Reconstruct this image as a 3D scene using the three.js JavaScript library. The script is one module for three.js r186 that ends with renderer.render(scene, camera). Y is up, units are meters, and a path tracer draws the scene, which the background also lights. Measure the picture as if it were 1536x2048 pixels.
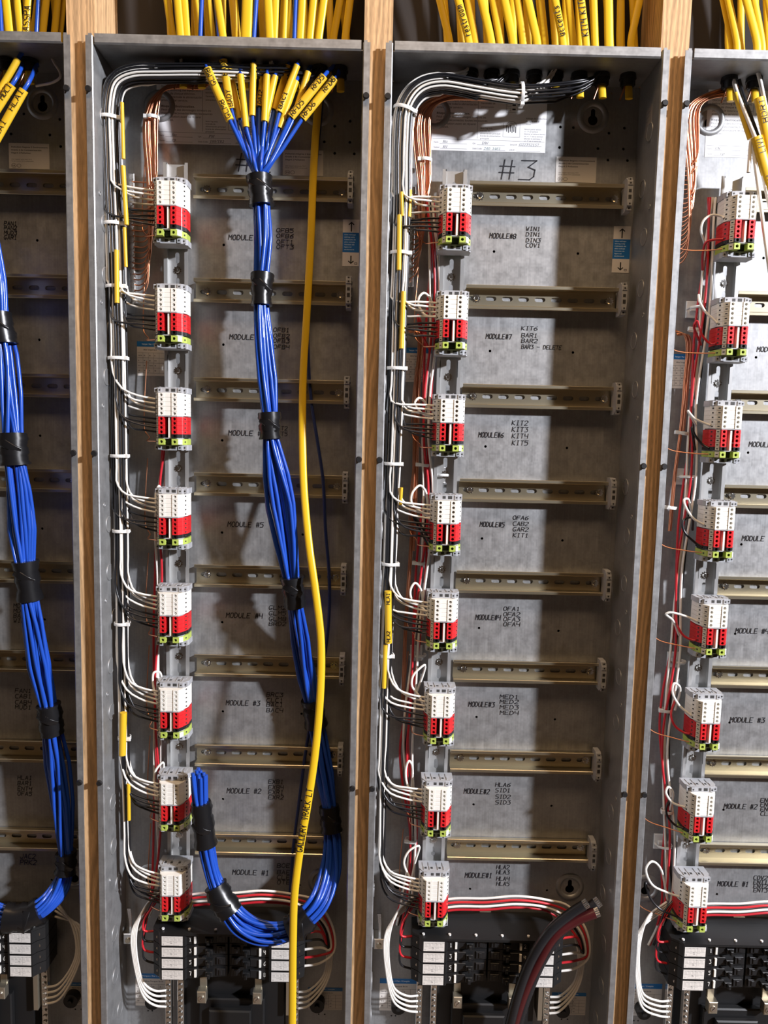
import * as THREE from 'three';
import { mergeGeometries } from 'three/addons/utils/BufferGeometryUtils.js';
import { RectAreaLightUniformsLib } from 'three/addons/lights/RectAreaLightUniformsLib.js';

// ---------------------------------------------------------------- camera, lights, exposure
const scene = new THREE.Scene();
scene.background = new THREE.Color(0x050505);
const camera = new THREE.PerspectiveCamera(2 * Math.atan(1024 / 1500) * 180 / Math.PI, 0.75, 0.02, 30);
camera.rotation.order = 'YXZ';
camera.position.set(0.0187, 0.0351, 1.0742);
camera.rotation.set(THREE.MathUtils.degToRad(-5.835), THREE.MathUtils.degToRad(-0.217), THREE.MathUtils.degToRad(1.338));
camera.updateMatrixWorld(true);
const renderer = new THREE.WebGLRenderer();
renderer.toneMapping = THREE.LinearToneMapping;
renderer.toneMappingExposure = 1.0;
renderer.shadowMap.enabled = true;
RectAreaLightUniformsLib.init();
const KEY = new THREE.Vector3(3.85, 1.75, 2.6);
const key = new THREE.SpotLight(0xf6f7ff, 172, 0, 0.5, 0.6, 2);
key.position.copy(KEY); key.target.position.set(0.35, -0.2, 0);
key.castShadow = true; key.shadow.radius = 7; key.shadow.mapSize.set(2048, 2048); key.shadow.bias = -0.0004;
scene.add(key, key.target);
const fill = new THREE.RectAreaLight(0xffd6a8, 10.5, 1.6, 0.6);        // panel lamp on the ceiling
fill.position.set(0.1, 2.1, 1.05); fill.lookAt(0.1, -1, 1.05); scene.add(fill);

// ---------------------------------------------------------------- helpers
let seed = 20240611;
const rnd = () => { seed = (seed + 0x6D2B79F5) | 0; let t = Math.imul(seed ^ seed >>> 15, 1 | seed); t = t + Math.imul(t ^ t >>> 7, 61 | t) ^ t; return ((t ^ t >>> 14) >>> 0) / 4294967296; };
const V = (x, y, z) => new THREE.Vector3(x, y, z);
const FP = 1500, camQ = camera.quaternion.clone(), camP = camera.position.clone();
function at(px, py, z) {            // where the line of sight through a photo point meets the plane z
  const d = V((px - 768) / FP, -(py - 1024) / FP, -1).applyQuaternion(camQ);
  return camP.clone().addScaledVector(d, (z - camP.z) / d.z);
}
const names = {};
function numbered(n) { const k = names[n] = (names[n] ?? -1) + 1; return k ? `${n}_${String(k).padStart(3, '0')}` : n; }
function tag(o, label, category, group, kind) {
  o.userData.label = label; if (category) o.userData.category = category;
  if (group) o.userData.group = group; if (kind) o.userData.kind = kind; return o;
}
const geo = g => { const h = g.index ? g.toNonIndexed() : g; for (const k of Object.keys(h.attributes)) if (!['position', 'normal', 'uv'].includes(k)) h.deleteAttribute(k); return h; };
const merge = list => list.length === 1 ? list[0] : mergeGeometries(list.map(geo));
function mesh(name, g, m, parent) {
  const o = new THREE.Mesh(Array.isArray(g) ? merge(g) : g, m);
  o.castShadow = o.receiveShadow = true;
  if (parent) { o.name = name; parent.add(o); } else { o.name = numbered(name); scene.add(o); }
  return o;
}
function thing(name, label, category, pos, group) {
  const o = new THREE.Group(); o.name = numbered(name); scene.add(o);
  if (pos) o.position.copy(pos); return tag(o, label, category, group);
}
function copy(src, pos, label, group) {
  const c = src.clone(); c.name = numbered(src.name.replace(/_\d{3}$/, '')); c.userData = { ...src.userData };
  c.position.copy(pos); c.userData.label = label; if (group) c.userData.group = group; scene.add(c); return c;
}
const bx = (w, h, d, x = 0, y = 0, z = 0) => new THREE.BoxGeometry(w, h, d).translate(x, y, z);
const bb = (x0, x1, y0, y1, z0, z1) => bx(x1 - x0, y1 - y0, z1 - z0, (x0 + x1) / 2, (y0 + y1) / 2, (z0 + z1) / 2);
// box with small bevel, given by its limits
function rb(x0, x1, y0, y1, z0, z1, r = 0.0006) {
  const s = new THREE.Shape([[x0 + r, y0 + r], [x1 - r, y0 + r], [x1 - r, y1 - r], [x0 + r, y1 - r]].map(p => new THREE.Vector2(...p)));
  return new THREE.ExtrudeGeometry(s, { depth: z1 - z0 - 2 * r, bevelEnabled: true, bevelThickness: r, bevelSize: r, bevelSegments: 1 }).translate(0, 0, z0 + r);
}
const cylz = (r, d, x, y, z0, seg = 12, r2 = r) => new THREE.CylinderGeometry(r2, r, d, seg).rotateX(Math.PI / 2).translate(x, y, z0 + d / 2);
// polygon in (x,z) pulled along y
function prismY(pts, y0, y1) {
  const s = new THREE.Shape(pts.map(p => new THREE.Vector2(p[0], -p[1])));
  return new THREE.ExtrudeGeometry(s, { depth: y1 - y0, bevelEnabled: false }).rotateX(-Math.PI / 2).translate(0, y0, 0);
}
// polygon in (z,y) pulled along x
function prismX(pts, x0, x1) {
  const s = new THREE.Shape(pts.map(p => new THREE.Vector2(-p[0], p[1])));
  return new THREE.ExtrudeGeometry(s, { depth: x1 - x0, bevelEnabled: false }).rotateY(Math.PI / 2).translate(x0, 0, 0);
}
function plate(x0, x1, y0, y1, z0, z1, holes = []) {      // sheet with real holes; hole = [x,y,r] or [x,y,halfLength,r,vertical]
  const s = new THREE.Shape([[x0, y0], [x1, y0], [x1, y1], [x0, y1]].map(p => new THREE.Vector2(...p)));
  for (const h of holes) {
    const p = new THREE.Path();
    if (h[2] === 'key') {            // round hole with a narrow slot above it
      const pts = []; for (let i = 0; i <= 16; i++) { const a = 1.1 - i / 16 * (Math.PI * 2 - 0.94); pts.push([0.0072 * Math.cos(a), -0.0045 + 0.0072 * Math.sin(a)]); }
      for (let i = 0; i <= 6; i++) { const a = Math.PI - Math.PI * i / 6; pts.push([0.0033 * Math.cos(a), 0.0085 + 0.0033 * Math.sin(a)]); }
      p.setFromPoints(pts.map(q => new THREE.Vector2(h[0] + q[0], h[1] + q[1])));
    } else if (h.length === 3) p.absarc(h[0], h[1], h[2], 0, 2 * Math.PI, true);
    else {
      const [x, y, l, r, vert] = h, pts = [];
      for (let i = 0; i <= 6; i++) { const a = Math.PI / 2 - Math.PI * i / 6; pts.push([l + r * Math.cos(a), r * Math.sin(a)]); }
      for (let i = 0; i <= 6; i++) { const a = -Math.PI / 2 - Math.PI * i / 6; pts.push([-l + r * Math.cos(a), r * Math.sin(a)]); }
      p.setFromPoints(pts.map(q => vert ? new THREE.Vector2(x + q[1], y + q[0]) : new THREE.Vector2(x + q[0], y + q[1])));
    }
    s.holes.push(p);
  }
  return new THREE.ExtrudeGeometry(s, { depth: z1 - z0, bevelEnabled: false, curveSegments: 8 }).translate(0, 0, z0);
}
// tube with an oval section along points; rad(t) gives [half width in the wall plane, half thickness]
function sweep(pts, rad, seg, sides = 8, caps = false) {
  const c = new THREE.CatmullRomCurve3(pts, false, 'centripetal');
  const R = typeof rad === 'function' ? rad : () => [rad, rad];
  const P = [], N = [], U = [], I = []; let side = V(1, 0, 0), len = 0, prev = null;
  for (let i = 0; i <= seg; i++) {
    const t = i / seg, p = c.getPoint(t), T = c.getTangent(t);
    let s = V().crossVectors(V(0, 0, 1), T);
    if (s.length() < 0.25) s = side.clone().addScaledVector(T, -side.dot(T)); s.normalize(); if (s.dot(side) < 0 && i) s.negate(); side = s;
    const up = V().crossVectors(T, s).normalize(), [a, b] = R(t);
    if (prev) len += p.distanceTo(prev); prev = p;
    for (let k = 0; k <= sides; k++) {
      const w = 2 * Math.PI * k / sides, ca = Math.cos(w), sa = Math.sin(w);
      P.push(p.x + s.x * ca * a + up.x * sa * b, p.y + s.y * ca * a + up.y * sa * b, p.z + s.z * ca * a + up.z * sa * b);
      const n = V().addScaledVector(s, ca * b).addScaledVector(up, sa * a).normalize(); N.push(n.x, n.y, n.z); U.push(k / sides, len);
    }
  }
  for (let i = 0; i < seg; i++) for (let k = 0; k < sides; k++) {
    const q = i * (sides + 1) + k, r = q + sides + 1; I.push(q, q + 1, r, r, q + 1, r + 1);
  }
  if (caps) for (const e of [0, seg]) {
    const p = c.getPoint(e / seg), T = c.getTangent(e / seg).multiplyScalar(e ? 1 : -1), b = P.length / 3; P.push(p.x, p.y, p.z); N.push(T.x, T.y, T.z); U.push(0, 0);
    for (let k = 0; k <= sides; k++) { const q = (e * (sides + 1) + k) * 3; P.push(P[q], P[q + 1], P[q + 2]); N.push(T.x, T.y, T.z); U.push(0, 0); }
    for (let k = 1; k <= sides; k++) e ? I.push(b, b + k, b + k + 1) : I.push(b, b + k + 1, b + k);
  }
  const g = new THREE.BufferGeometry();
  g.setAttribute('position', new THREE.Float32BufferAttribute(P, 3)); g.setAttribute('normal', new THREE.Float32BufferAttribute(N, 3)); g.setAttribute('uv', new THREE.Float32BufferAttribute(U, 2)); g.setIndex(I);
  return g;
}
// ---------------------------------------------------------------- pen strokes
const GL = { A: '00,26,40;12,32', B: '00,06,36,45,33,03;33,42,41,30,00', C: '46,16,04,02,10,40', D: '00,06,26,44,42,20,00', E: '46,06,00,40;03,33', F: '00,06,46;03,33', G: '46,16,04,02,10,30,42,22', H: '00,06;40,46;03,43', I: '16,36;26,20;10,30', J: '46,42,30,10,02', K: '00,06;46,03,40', L: '06,00,40', M: '00,06,23,46,40', N: '00,06,40,46', O: '10,02,04,16,36,44,42,30,10', P: '00,06,36,45,44,33,03', R: '00,06,36,45,44,33,03;23,40', S: '46,16,05,04,13,33,42,41,30,00', T: '06,46;26,20', U: '06,02,10,30,42,46', V: '06,20,46', W: '06,10,23,30,46', X: '00,46;06,40', Y: '06,23,46;23,20', 1: '15,26,20;10,30', 2: '05,16,36,45,44,00,40', 3: '06,46,24,43,41,30,00', 4: '06,03,43;46,40', 5: '46,06,04,34,42,30,00', 6: '46,14,02,10,30,41,42,33,03', 7: '06,46,20', 8: '13,04,05,16,36,45,44,33,13,02,01,10,30,41,42,33', 0: '10,02,04,16,36,44,42,30,10', '#': '10,16;30,36;04,44;02,42', '-': '03,43', a: '34,14,03,01,10,20,32;34,30', c: '34,14,03,01,10,30', e: '02,32,33,24,14,03,01,10,30', n: '04,00;03,14,24,33,30', o: '14,03,01,10,20,31,33,24,14', r: '04,00;02,14,34', s: '34,14,03,12,22,31,20,00', t: '16,11,20,30;04,34', m: '04,00;03,14,22,20;23,34,43,40', l: '16,10', y: '04,12;34,00' };
function strokes(text, o, xd, yd, h, wTotal, lw, slant = 0.12, jit = 0.25) {
  const P = [], n = V().crossVectors(xd, yd).normalize(), adv = wTotal / Math.max(1, text.length - 0.3);
  const put = p => P.push(p.x, p.y, p.z);
  [...text].forEach((ch, i) => {
    const g = GL[ch]; if (!g) return; const dy = (rnd() - 0.5) * jit * 1.4;
    for (const pl of g.split(';')) {
      const q = pl.split(',').map(s => { const gx = +s[0] + (rnd() - 0.5) * jit, gy = +s[1] + (rnd() - 0.5) * jit + dy; return o.clone().addScaledVector(xd, i * adv + (gx / 4 * adv * 0.72) + gy / 6 * h * slant).addScaledVector(yd, gy / 6 * h); });
      for (let k = 0; k + 1 < q.length; k++) {
        const d = q[k + 1].clone().sub(q[k]).normalize(), s = V().crossVectors(n, d).multiplyScalar(lw / 2), a = q[k].clone().addScaledVector(d, -lw * 0.4), b = q[k + 1].clone().addScaledVector(d, lw * 0.4);
        const A = a.clone().sub(s), B = b.clone().sub(s), C = b.clone().add(s), D = a.clone().add(s);
        [A, B, C, A, C, D].forEach(put);
      }
    }
  });
  const g = new THREE.BufferGeometry(); g.setAttribute('position', new THREE.Float32BufferAttribute(P, 3)); g.computeVertexNormals();
  g.setAttribute('uv', new THREE.Float32BufferAttribute(new Float32Array(P.length / 3 * 2), 2)); return g;
}
// ---------------------------------------------------------------- materials
function noiseTex(w, h, fn, srgb) {
  const d = new Uint8Array(w * h * 4);
  for (let y = 0; y < h; y++) for (let x = 0; x < w; x++) { const c = fn(x, y), i = (y * w + x) * 4; d[i] = c[0]; d[i + 1] = c[1]; d[i + 2] = c[2]; d[i + 3] = 255; }
  const t = new THREE.DataTexture(d, w, h); t.magFilter = THREE.LinearFilter; t.minFilter = THREE.LinearMipmapLinearFilter; t.generateMipmaps = true; t.wrapS = t.wrapT = THREE.RepeatWrapping;
  if (srgb) t.colorSpace = THREE.SRGBColorSpace; t.needsUpdate = true; return t;
}
function lattice(n) { const a = Array.from({ length: n * n }, rnd); return (x, y) => { const xi = Math.floor(x), yi = Math.floor(y), fx = x - xi, fy = y - yi, m = v => ((v % n) + n) % n, s = f => f * f * (3 - 2 * f), g = (i, j) => a[m(j) * n + m(i)]; const u = s(fx), v = s(fy); return (g(xi, yi) * (1 - u) + g(xi + 1, yi) * u) * (1 - v) + (g(xi, yi + 1) * (1 - u) + g(xi + 1, yi + 1) * u) * v; }; }
const L4 = lattice(4), L16 = lattice(16), L64 = lattice(64), L128 = lattice(128);
// rolled zinc sheet: fine vertical rolling grain and soft spangle
const zincCol = noiseTex(512, 512, (x, y) => { const v = 0.9 + 0.05 * (L64(x / 8, y / 8) - 0.5) + 0.05 * (L128(x / 4, y / 128) - 0.5) + 0.05 * (L16(x / 32, y / 32) - 0.5); const g = Math.round(255 * Math.min(1, v)); return [g, g, g]; }, true);
const zincRough = noiseTex(512, 512, (x, y) => { const v = 0.75 + 0.08 * (L64(x / 8, y / 8) - 0.5) + 0.16 * (L16(x / 32, y / 32) - 0.5) + 0.06 * (L128(x / 4, y / 128) - 0.5); const g = Math.round(255 * Math.max(0, Math.min(1, v))); return [g, g, g]; });
for (const t of [zincCol, zincRough]) t.repeat.set(6, 6);
const woodTex = noiseTex(256, 1024, (x, y) => {
  const wv = L4(x / 64, y / 256) * 3.2 + x * 10 / 256 + 0.5 * L16(x / 16 + 3, y / 64), ring = 0.5 + 0.5 * Math.sin(wv * 6.283), f = L128(x / 2, y / 8), k = 0.68 + 0.17 * ring + 0.14 * (f - 0.5);
  return [Math.min(255, 226 * k + 18), Math.min(255, 190 * k + 10), Math.min(255, 146 * k + 2)].map(Math.round);
}, true);
const std = (c, r = 0.5, m = 0, o = {}) => new THREE.MeshStandardMaterial({ color: c, roughness: r, metalness: m, ...o });
const lin = (r, g, b) => new THREE.Color().setRGB(r, g, b);
const M = {
  zinc: std(lin(0.43, 0.437, 0.442), 0.66, 0.68, { map: zincCol, roughnessMap: zincRough }),
  rail: std(lin(0.6, 0.54, 0.4), 0.32, 0.95),
  railV: std(lin(0.62, 0.62, 0.61), 0.35, 0.7),
  screwZ: std(lin(0.75, 0.75, 0.73), 0.22, 1),
  screwB: std(lin(0.012, 0.012, 0.013), 0.45),
  wood: std(0xffffff, 0.75, 0, { map: woodTex }),
  white: std(lin(0.84, 0.82, 0.76), 0.42), red: std(lin(0.62, 0.018, 0.022), 0.38), blackP: std(lin(0.012, 0.012, 0.013), 0.4),
  green: std(lin(0.42, 0.52, 0.1), 0.42), grey: std(lin(0.36, 0.37, 0.39), 0.5), beige: std(lin(0.72, 0.68, 0.58), 0.5), hole: std(lin(0.03, 0.03, 0.03), 0.6),
  wWhite: std(lin(0.82, 0.79, 0.73), 0.38), wBlack: std(lin(0.012, 0.012, 0.014), 0.3), wRed: std(lin(0.52, 0.02, 0.03), 0.33), copper: std(lin(0.72, 0.33, 0.19), 0.32, 1),
  blue: std(lin(0.014, 0.07, 0.42), 0.27), navy: std(lin(0.01, 0.02, 0.09), 0.35), yellow: std(lin(0.72, 0.46, 0.015), 0.36), sleeve: std(lin(0.72, 0.45, 0.02), 0.42),
  tape: std(lin(0.008, 0.008, 0.009), 0.3), tie: std(lin(0.72, 0.72, 0.7), 0.4), ink: std(lin(0.012, 0.012, 0.016), 0.5), inkBlue: std(lin(0.01, 0.02, 0.12), 0.5), blackBody: std(lin(0.008, 0.008, 0.0085), 0.5),
  brass: std(lin(0.55, 0.5, 0.4), 0.38, 0.9), cavity: std(lin(0.02, 0.0155, 0.013), 0.9), plaster: std(lin(0.27, 0.24, 0.21), 0.9), floor: std(lin(0.16, 0.115, 0.08), 0.8), silver: std(lin(0.8, 0.8, 0.8), 0.25, 1), redStripe: std(lin(0.05, 0.006, 0.007), 0.35)
};
// ---------------------------------------------------------------- the room
const P = 0.4064, DEP = 0.088, GI = 0.0205, GO = 0.0105, TOP = 0.5663, BOT = -1.06;
const struct = (n, g, m) => { const o = mesh(n, g, m); o.userData.kind = 'structure'; return o; };
struct('wall_back', bb(-3.2, 5, -1.5, 2.15, -0.16, -0.101), M.cavity);
struct('wall_left', bb(-3.3, -3.2, -1.5, 2.15, -0.16, 4.2), M.plaster);
struct('wall_right', bb(5, 5.1, -1.5, 2.15, -0.16, 4.2), M.plaster);
struct('wall_front', bb(-3.3, 5.1, -1.5, 2.15, 4.2, 4.3), M.plaster);
struct('floor', bb(-3.3, 5.1, -1.6, -1.5, -0.16, 4.3), M.floor);
struct('ceiling', bb(-3.3, 5.1, 2.15, 2.25, -0.16, 4.3), M.plaster);
const PN = ['leftmost panel', 'second panel', 'third panel', 'rightmost panel'];
{ // lamps of the room
  const w = thing('flood_light', 'round flood lamp high on the right side of the room', 'lamp', KEY.clone());
  const dir = V(0.35, -0.2, 0).sub(KEY).normalize(), q = new THREE.Quaternion().setFromUnitVectors(V(0, 0, 1), dir);
  mesh('housing', new THREE.CylinderGeometry(0.16, 0.1, 0.12, 32).rotateX(Math.PI / 2).translate(0, 0, -0.1).applyQuaternion(q), M.blackBody, w);
  mesh('lens', new THREE.CircleGeometry(0.14, 32).translate(0, 0, -0.035).applyQuaternion(q), new THREE.MeshStandardMaterial({ color: 0xffffff, emissive: 0xf6f7ff, emissiveIntensity: 6 }), w);
  mesh('bracket', bb(-0.02, 0.02, 0.08, 0.4, -0.1, -0.06), M.blackBody, w);
  const c = thing('ceiling_panel_light', 'flat rectangular lamp on the ceiling above the photographer', 'lamp', V(0.1, 2.15, 1.05));
  mesh('frame', bb(-0.83, 0.83, -0.03, 0, -0.33, 0.33), M.tie, c);
  mesh('diffuser', bb(-0.8, 0.8, -0.04, -0.03, -0.3, 0.3), new THREE.MeshStandardMaterial({ color: 0xffffff, emissive: 0xffd6a8, emissiveIntensity: 2 }), c);
}
function stud(xs, label) {
  const g = bb(xs - 0.0195, xs + 0.0195, -1.5, 2.15, -0.101, -0.012), p = g.attributes.position, u = g.attributes.uv, n = g.attributes.normal;
  for (let i = 0; i < p.count; i++) u.setXY(i, (Math.abs(n.getX(i)) > 0.5 ? p.getZ(i) : p.getX(i)) / 0.09 + xs * 3.1, p.getY(i) / 0.9 + xs);
  const t = thing('wall_stud', label, 'stud'); mesh('timber', g, M.wood, t);
  return t;
}
stud(-P, 'pine stud between the leftmost panel and the second panel'); stud(0, 'pine stud between the second panel and the third panel'); stud(P, 'pine stud between the third panel and the rightmost panel');
// ---------------------------------------------------------------- printed stickers
function canvasMat(w, h, draw, rough = 0.45) {
  const c = document.createElement('canvas'); c.width = w; c.height = h; const g = c.getContext('2d'); draw(g, w, h);
  const t = new THREE.CanvasTexture(c); t.colorSpace = THREE.SRGBColorSpace; t.anisotropy = 8; return std(0xffffff, rough, 0, { map: t });
}
const lines = (g, arr, x, y, dy, font) => { g.font = font; arr.forEach((s, i) => g.fillText(s, x, y + i * dy)); };
function mainSticker(hand) {
  return canvasMat(1024, 640, (g, w, h) => {
    g.fillStyle = '#e9e9ea'; g.fillRect(0, 0, w, h); g.fillStyle = '#26262a'; g.strokeStyle = '#26262a'; g.lineWidth = 2;
    lines(g, ['Risk of electric shock.'], 40, 50, 30, 'bold 26px sans-serif'); lines(g, ['May cause minor or serious injury.', 'Disconnect all sources of power', 'before servicing the equipment.', 'Riesgo de choque eléctrico.', 'Desconecte toda la alimentación', 'antes de dar servicio.'], 40, 85, 32, '25px sans-serif');
    lines(g, ["Risque d'électrocution."], 40, 300, 30, 'bold 27px sans-serif'); lines(g, ['Peut causer des dommages mineurs ou', 'majeurs. Déconnectez toutes les sources', "d'alimentation avant de réparer", "l'appareil."], 40, 332, 32, '25px sans-serif');
    g.beginPath(); g.moveTo(410, 20); g.lineTo(410, 520); g.moveTo(10, 530); g.lineTo(1014, 540); g.stroke();
    lines(g, ['Line wiring', 'terminals', 'Terminales de', 'alimentación'], 435, 130, 34, '20px sans-serif'); lines(g, ['Main lug only', 'Entrada de', 'alimentación principal', 'Entrée de alimentation', 'principale'], 435, 430, 24, '18px sans-serif');
    g.strokeRect(640, 370, 150, 130); g.strokeRect(660, 60, 100, 210); for (let i = 0; i < 5; i++) { g.strokeRect(668, 70 + i * 40, 34, 26); g.fillRect(715, 74 + i * 40, 30, 14); }
    for (let i = 0; i < 6; i++) g.fillRect(668 + i * 16, 390 + (i % 2) * 10, 8, 60); g.beginPath(); g.arc(715, 400, 46, Math.PI, 0); g.stroke();
    lines(g, ['Voltage de conducteurs', 'de ligne allé à', 'relais'], 840, 330, 26, '19px sans-serif'); lines(g, ['Mount panel within', '+/- 7° of vertical', 'Montar el tablero dentro', 'de +/- 7° de la vertical', 'Monter le panneau à', '+/- 7° de la verticale'], 830, 430, 22, '17px sans-serif');
    lines(g, ['Tech:'], 22, 570, 0, '18px sans-serif'); lines(g, ['Tester:'], 22, 618, 0, '18px sans-serif'); lines(g, ['QA:'], 370, 574, 0, '18px sans-serif'); lines(g, ['Date Code:'], 370, 622, 0, '18px sans-serif'); lines(g, ['Serial #:'], 705, 578, 0, '18px sans-serif'); lines(g, ['Job #:'], 705, 626, 0, '18px sans-serif');
    g.beginPath(); for (const [a, b, y] of [[75, 320, 575], [80, 320, 622], [410, 660, 580], [465, 665, 628], [780, 990, 584], [765, 980, 630]]) { g.moveTo(a, y); g.lineTo(b, y); } g.stroke();
    g.fillStyle = '#20242c'; hand.forEach(([s, x, y, c]) => { if (c) g.fillStyle = c; g.font = 'italic 34px serif'; g.fillText(s, x, y); });
  });
}
const ST = {
  main: [null, mainSticker([['Ru', 130, 568], ['cp', 130, 616], ['PM', 460, 574], ['189/TR2', 470, 622]]), mainSticker([['Ru', 100, 568], ['RV', 100, 618], ['DW', 450, 574], ['240  1461', 470, 624, '#1c4a48'], ['G22T52157', 785, 580, '#20242c']]), mainSticker([['CK', 90, 568], ['cp', 140, 616], ['DW', 450, 574]])],
  rate: canvasMat(512, 384, (g, w, h) => { g.fillStyle = '#d9d6d2'; g.fillRect(0, 0, w, h); g.fillStyle = '#2a2a2c'; lines(g, ['Pollution Degree 2 Environment', 'Grado 2 de Contaminación', 'Degré 2 Pollution'], 30, 70, 44, 'bold 30px sans-serif'); lines(g, ['Use copper wire only 75°C', 'Fil de cuivre 75°C seulement'], 30, 250, 28, '22px sans-serif'); g.font = 'bold 34px sans-serif'; g.fillText('UL', 40, 350); g.strokeStyle = '#2a2a2c'; g.lineWidth = 4; g.beginPath(); g.arc(60, 338, 30, 0, 7); g.moveTo(150, 338); g.arc(125, 338, 25, 0, 7); g.stroke(); }),
  arrow: canvasMat(192, 640, (g, w, h) => { g.fillStyle = '#d2cfcd'; g.fillRect(0, 0, w, h); g.fillStyle = '#1569b4'; g.fillRect(0, 180, w, 270); g.strokeStyle = '#151515'; g.lineWidth = 13; g.lineCap = 'round'; for (const [a, b, s] of [[160, 40, 1], [500, 600, -1]]) { g.beginPath(); g.moveTo(96, a); g.lineTo(96, b); g.moveTo(70, b + 28 * s); g.lineTo(96, b); g.lineTo(122, b + 28 * s); g.stroke(); } g.fillStyle = '#cfe0f0'; lines(g, ['Line voltage', 'wiring only', 'Cableado de', 'alto voltaje', 'Tension de', 'ligne ici', 'seulement'], 18, 215, 34, 'bold 22px sans-serif'); g.strokeStyle = '#151515'; g.lineWidth = 5; g.strokeRect(140, 590, 24, 24); }),
  table: canvasMat(512, 512, (g, w, h) => { g.fillStyle = '#d8d2cb'; g.fillRect(0, 0, w, h); g.fillStyle = '#1c6fb3'; g.fillRect(0, 0, w, 80); g.strokeStyle = '#333'; g.fillStyle = '#333'; g.lineWidth = 3; for (let i = 0; i < 5; i++) { g.beginPath(); g.moveTo(10, 170 + i * 75); g.lineTo(500, 170 + i * 75); g.stroke(); } for (let i = 0; i < 4; i++) { g.beginPath(); g.moveTo(110 + i * 100, 170); g.lineTo(110 + i * 100, 470); g.stroke(); for (let j = 0; j < 4; j++) { g.font = 'bold 26px sans-serif'; g.fillText(['14-10', '8', '6-4', '35', '40', '45', '50', '20'][(i * 3 + j) % 8], 22 + i * 100, 220 + j * 75); } } g.font = 'bold 30px sans-serif'; g.fillText('Wire Torque lb-in', 120, 135); g.fillStyle = '#dfe9f3'; g.fillText('Torque / Par / Couple', 90, 52); }),
  spec: canvasMat(512, 240, (g, w, h) => { g.fillStyle = '#ded9d2'; g.fillRect(0, 0, w, h); g.fillStyle = '#222'; for (let i = 0; i < 5; i++) lines(g, ['CIRCUIT BREAKER', '20A 120V~', '10kA 60Hz', 'CU-AL 60/75°C', 'HACR TYPE', 'ONE POLE'].slice(0, 4 + i % 2), 30 + i * 92, 40, 32, 'bold 13px sans-serif'); lines(g, ['20A', '120V'], 200, 150, 36, 'bold 26px sans-serif'); g.strokeStyle = '#222'; g.lineWidth = 3; g.strokeRect(26, 190, 26, 26); g.beginPath(); g.moveTo(300, 20); g.lineTo(300, 220); g.moveTo(100, 228); g.lineTo(420, 228); g.stroke(); }),
  side: canvasMat(128, 256, (g, w, h) => { g.fillStyle = '#8d8782'; g.fillRect(0, 0, w, h); g.fillStyle = '#3c3836'; lines(g, ['Lampe', 'panel', 'No. 8', '277V', '60 Hz'], 15, 50, 40, '26px sans-serif'); })
};
function sticker(parent, name, m, x0, x1, y0, y1, z, label) { const o = mesh(name, bb(x0, x1, y0, y1, z, z + 0.0003), m, parent); if (label) o.userData.label = label; return o; }
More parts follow.
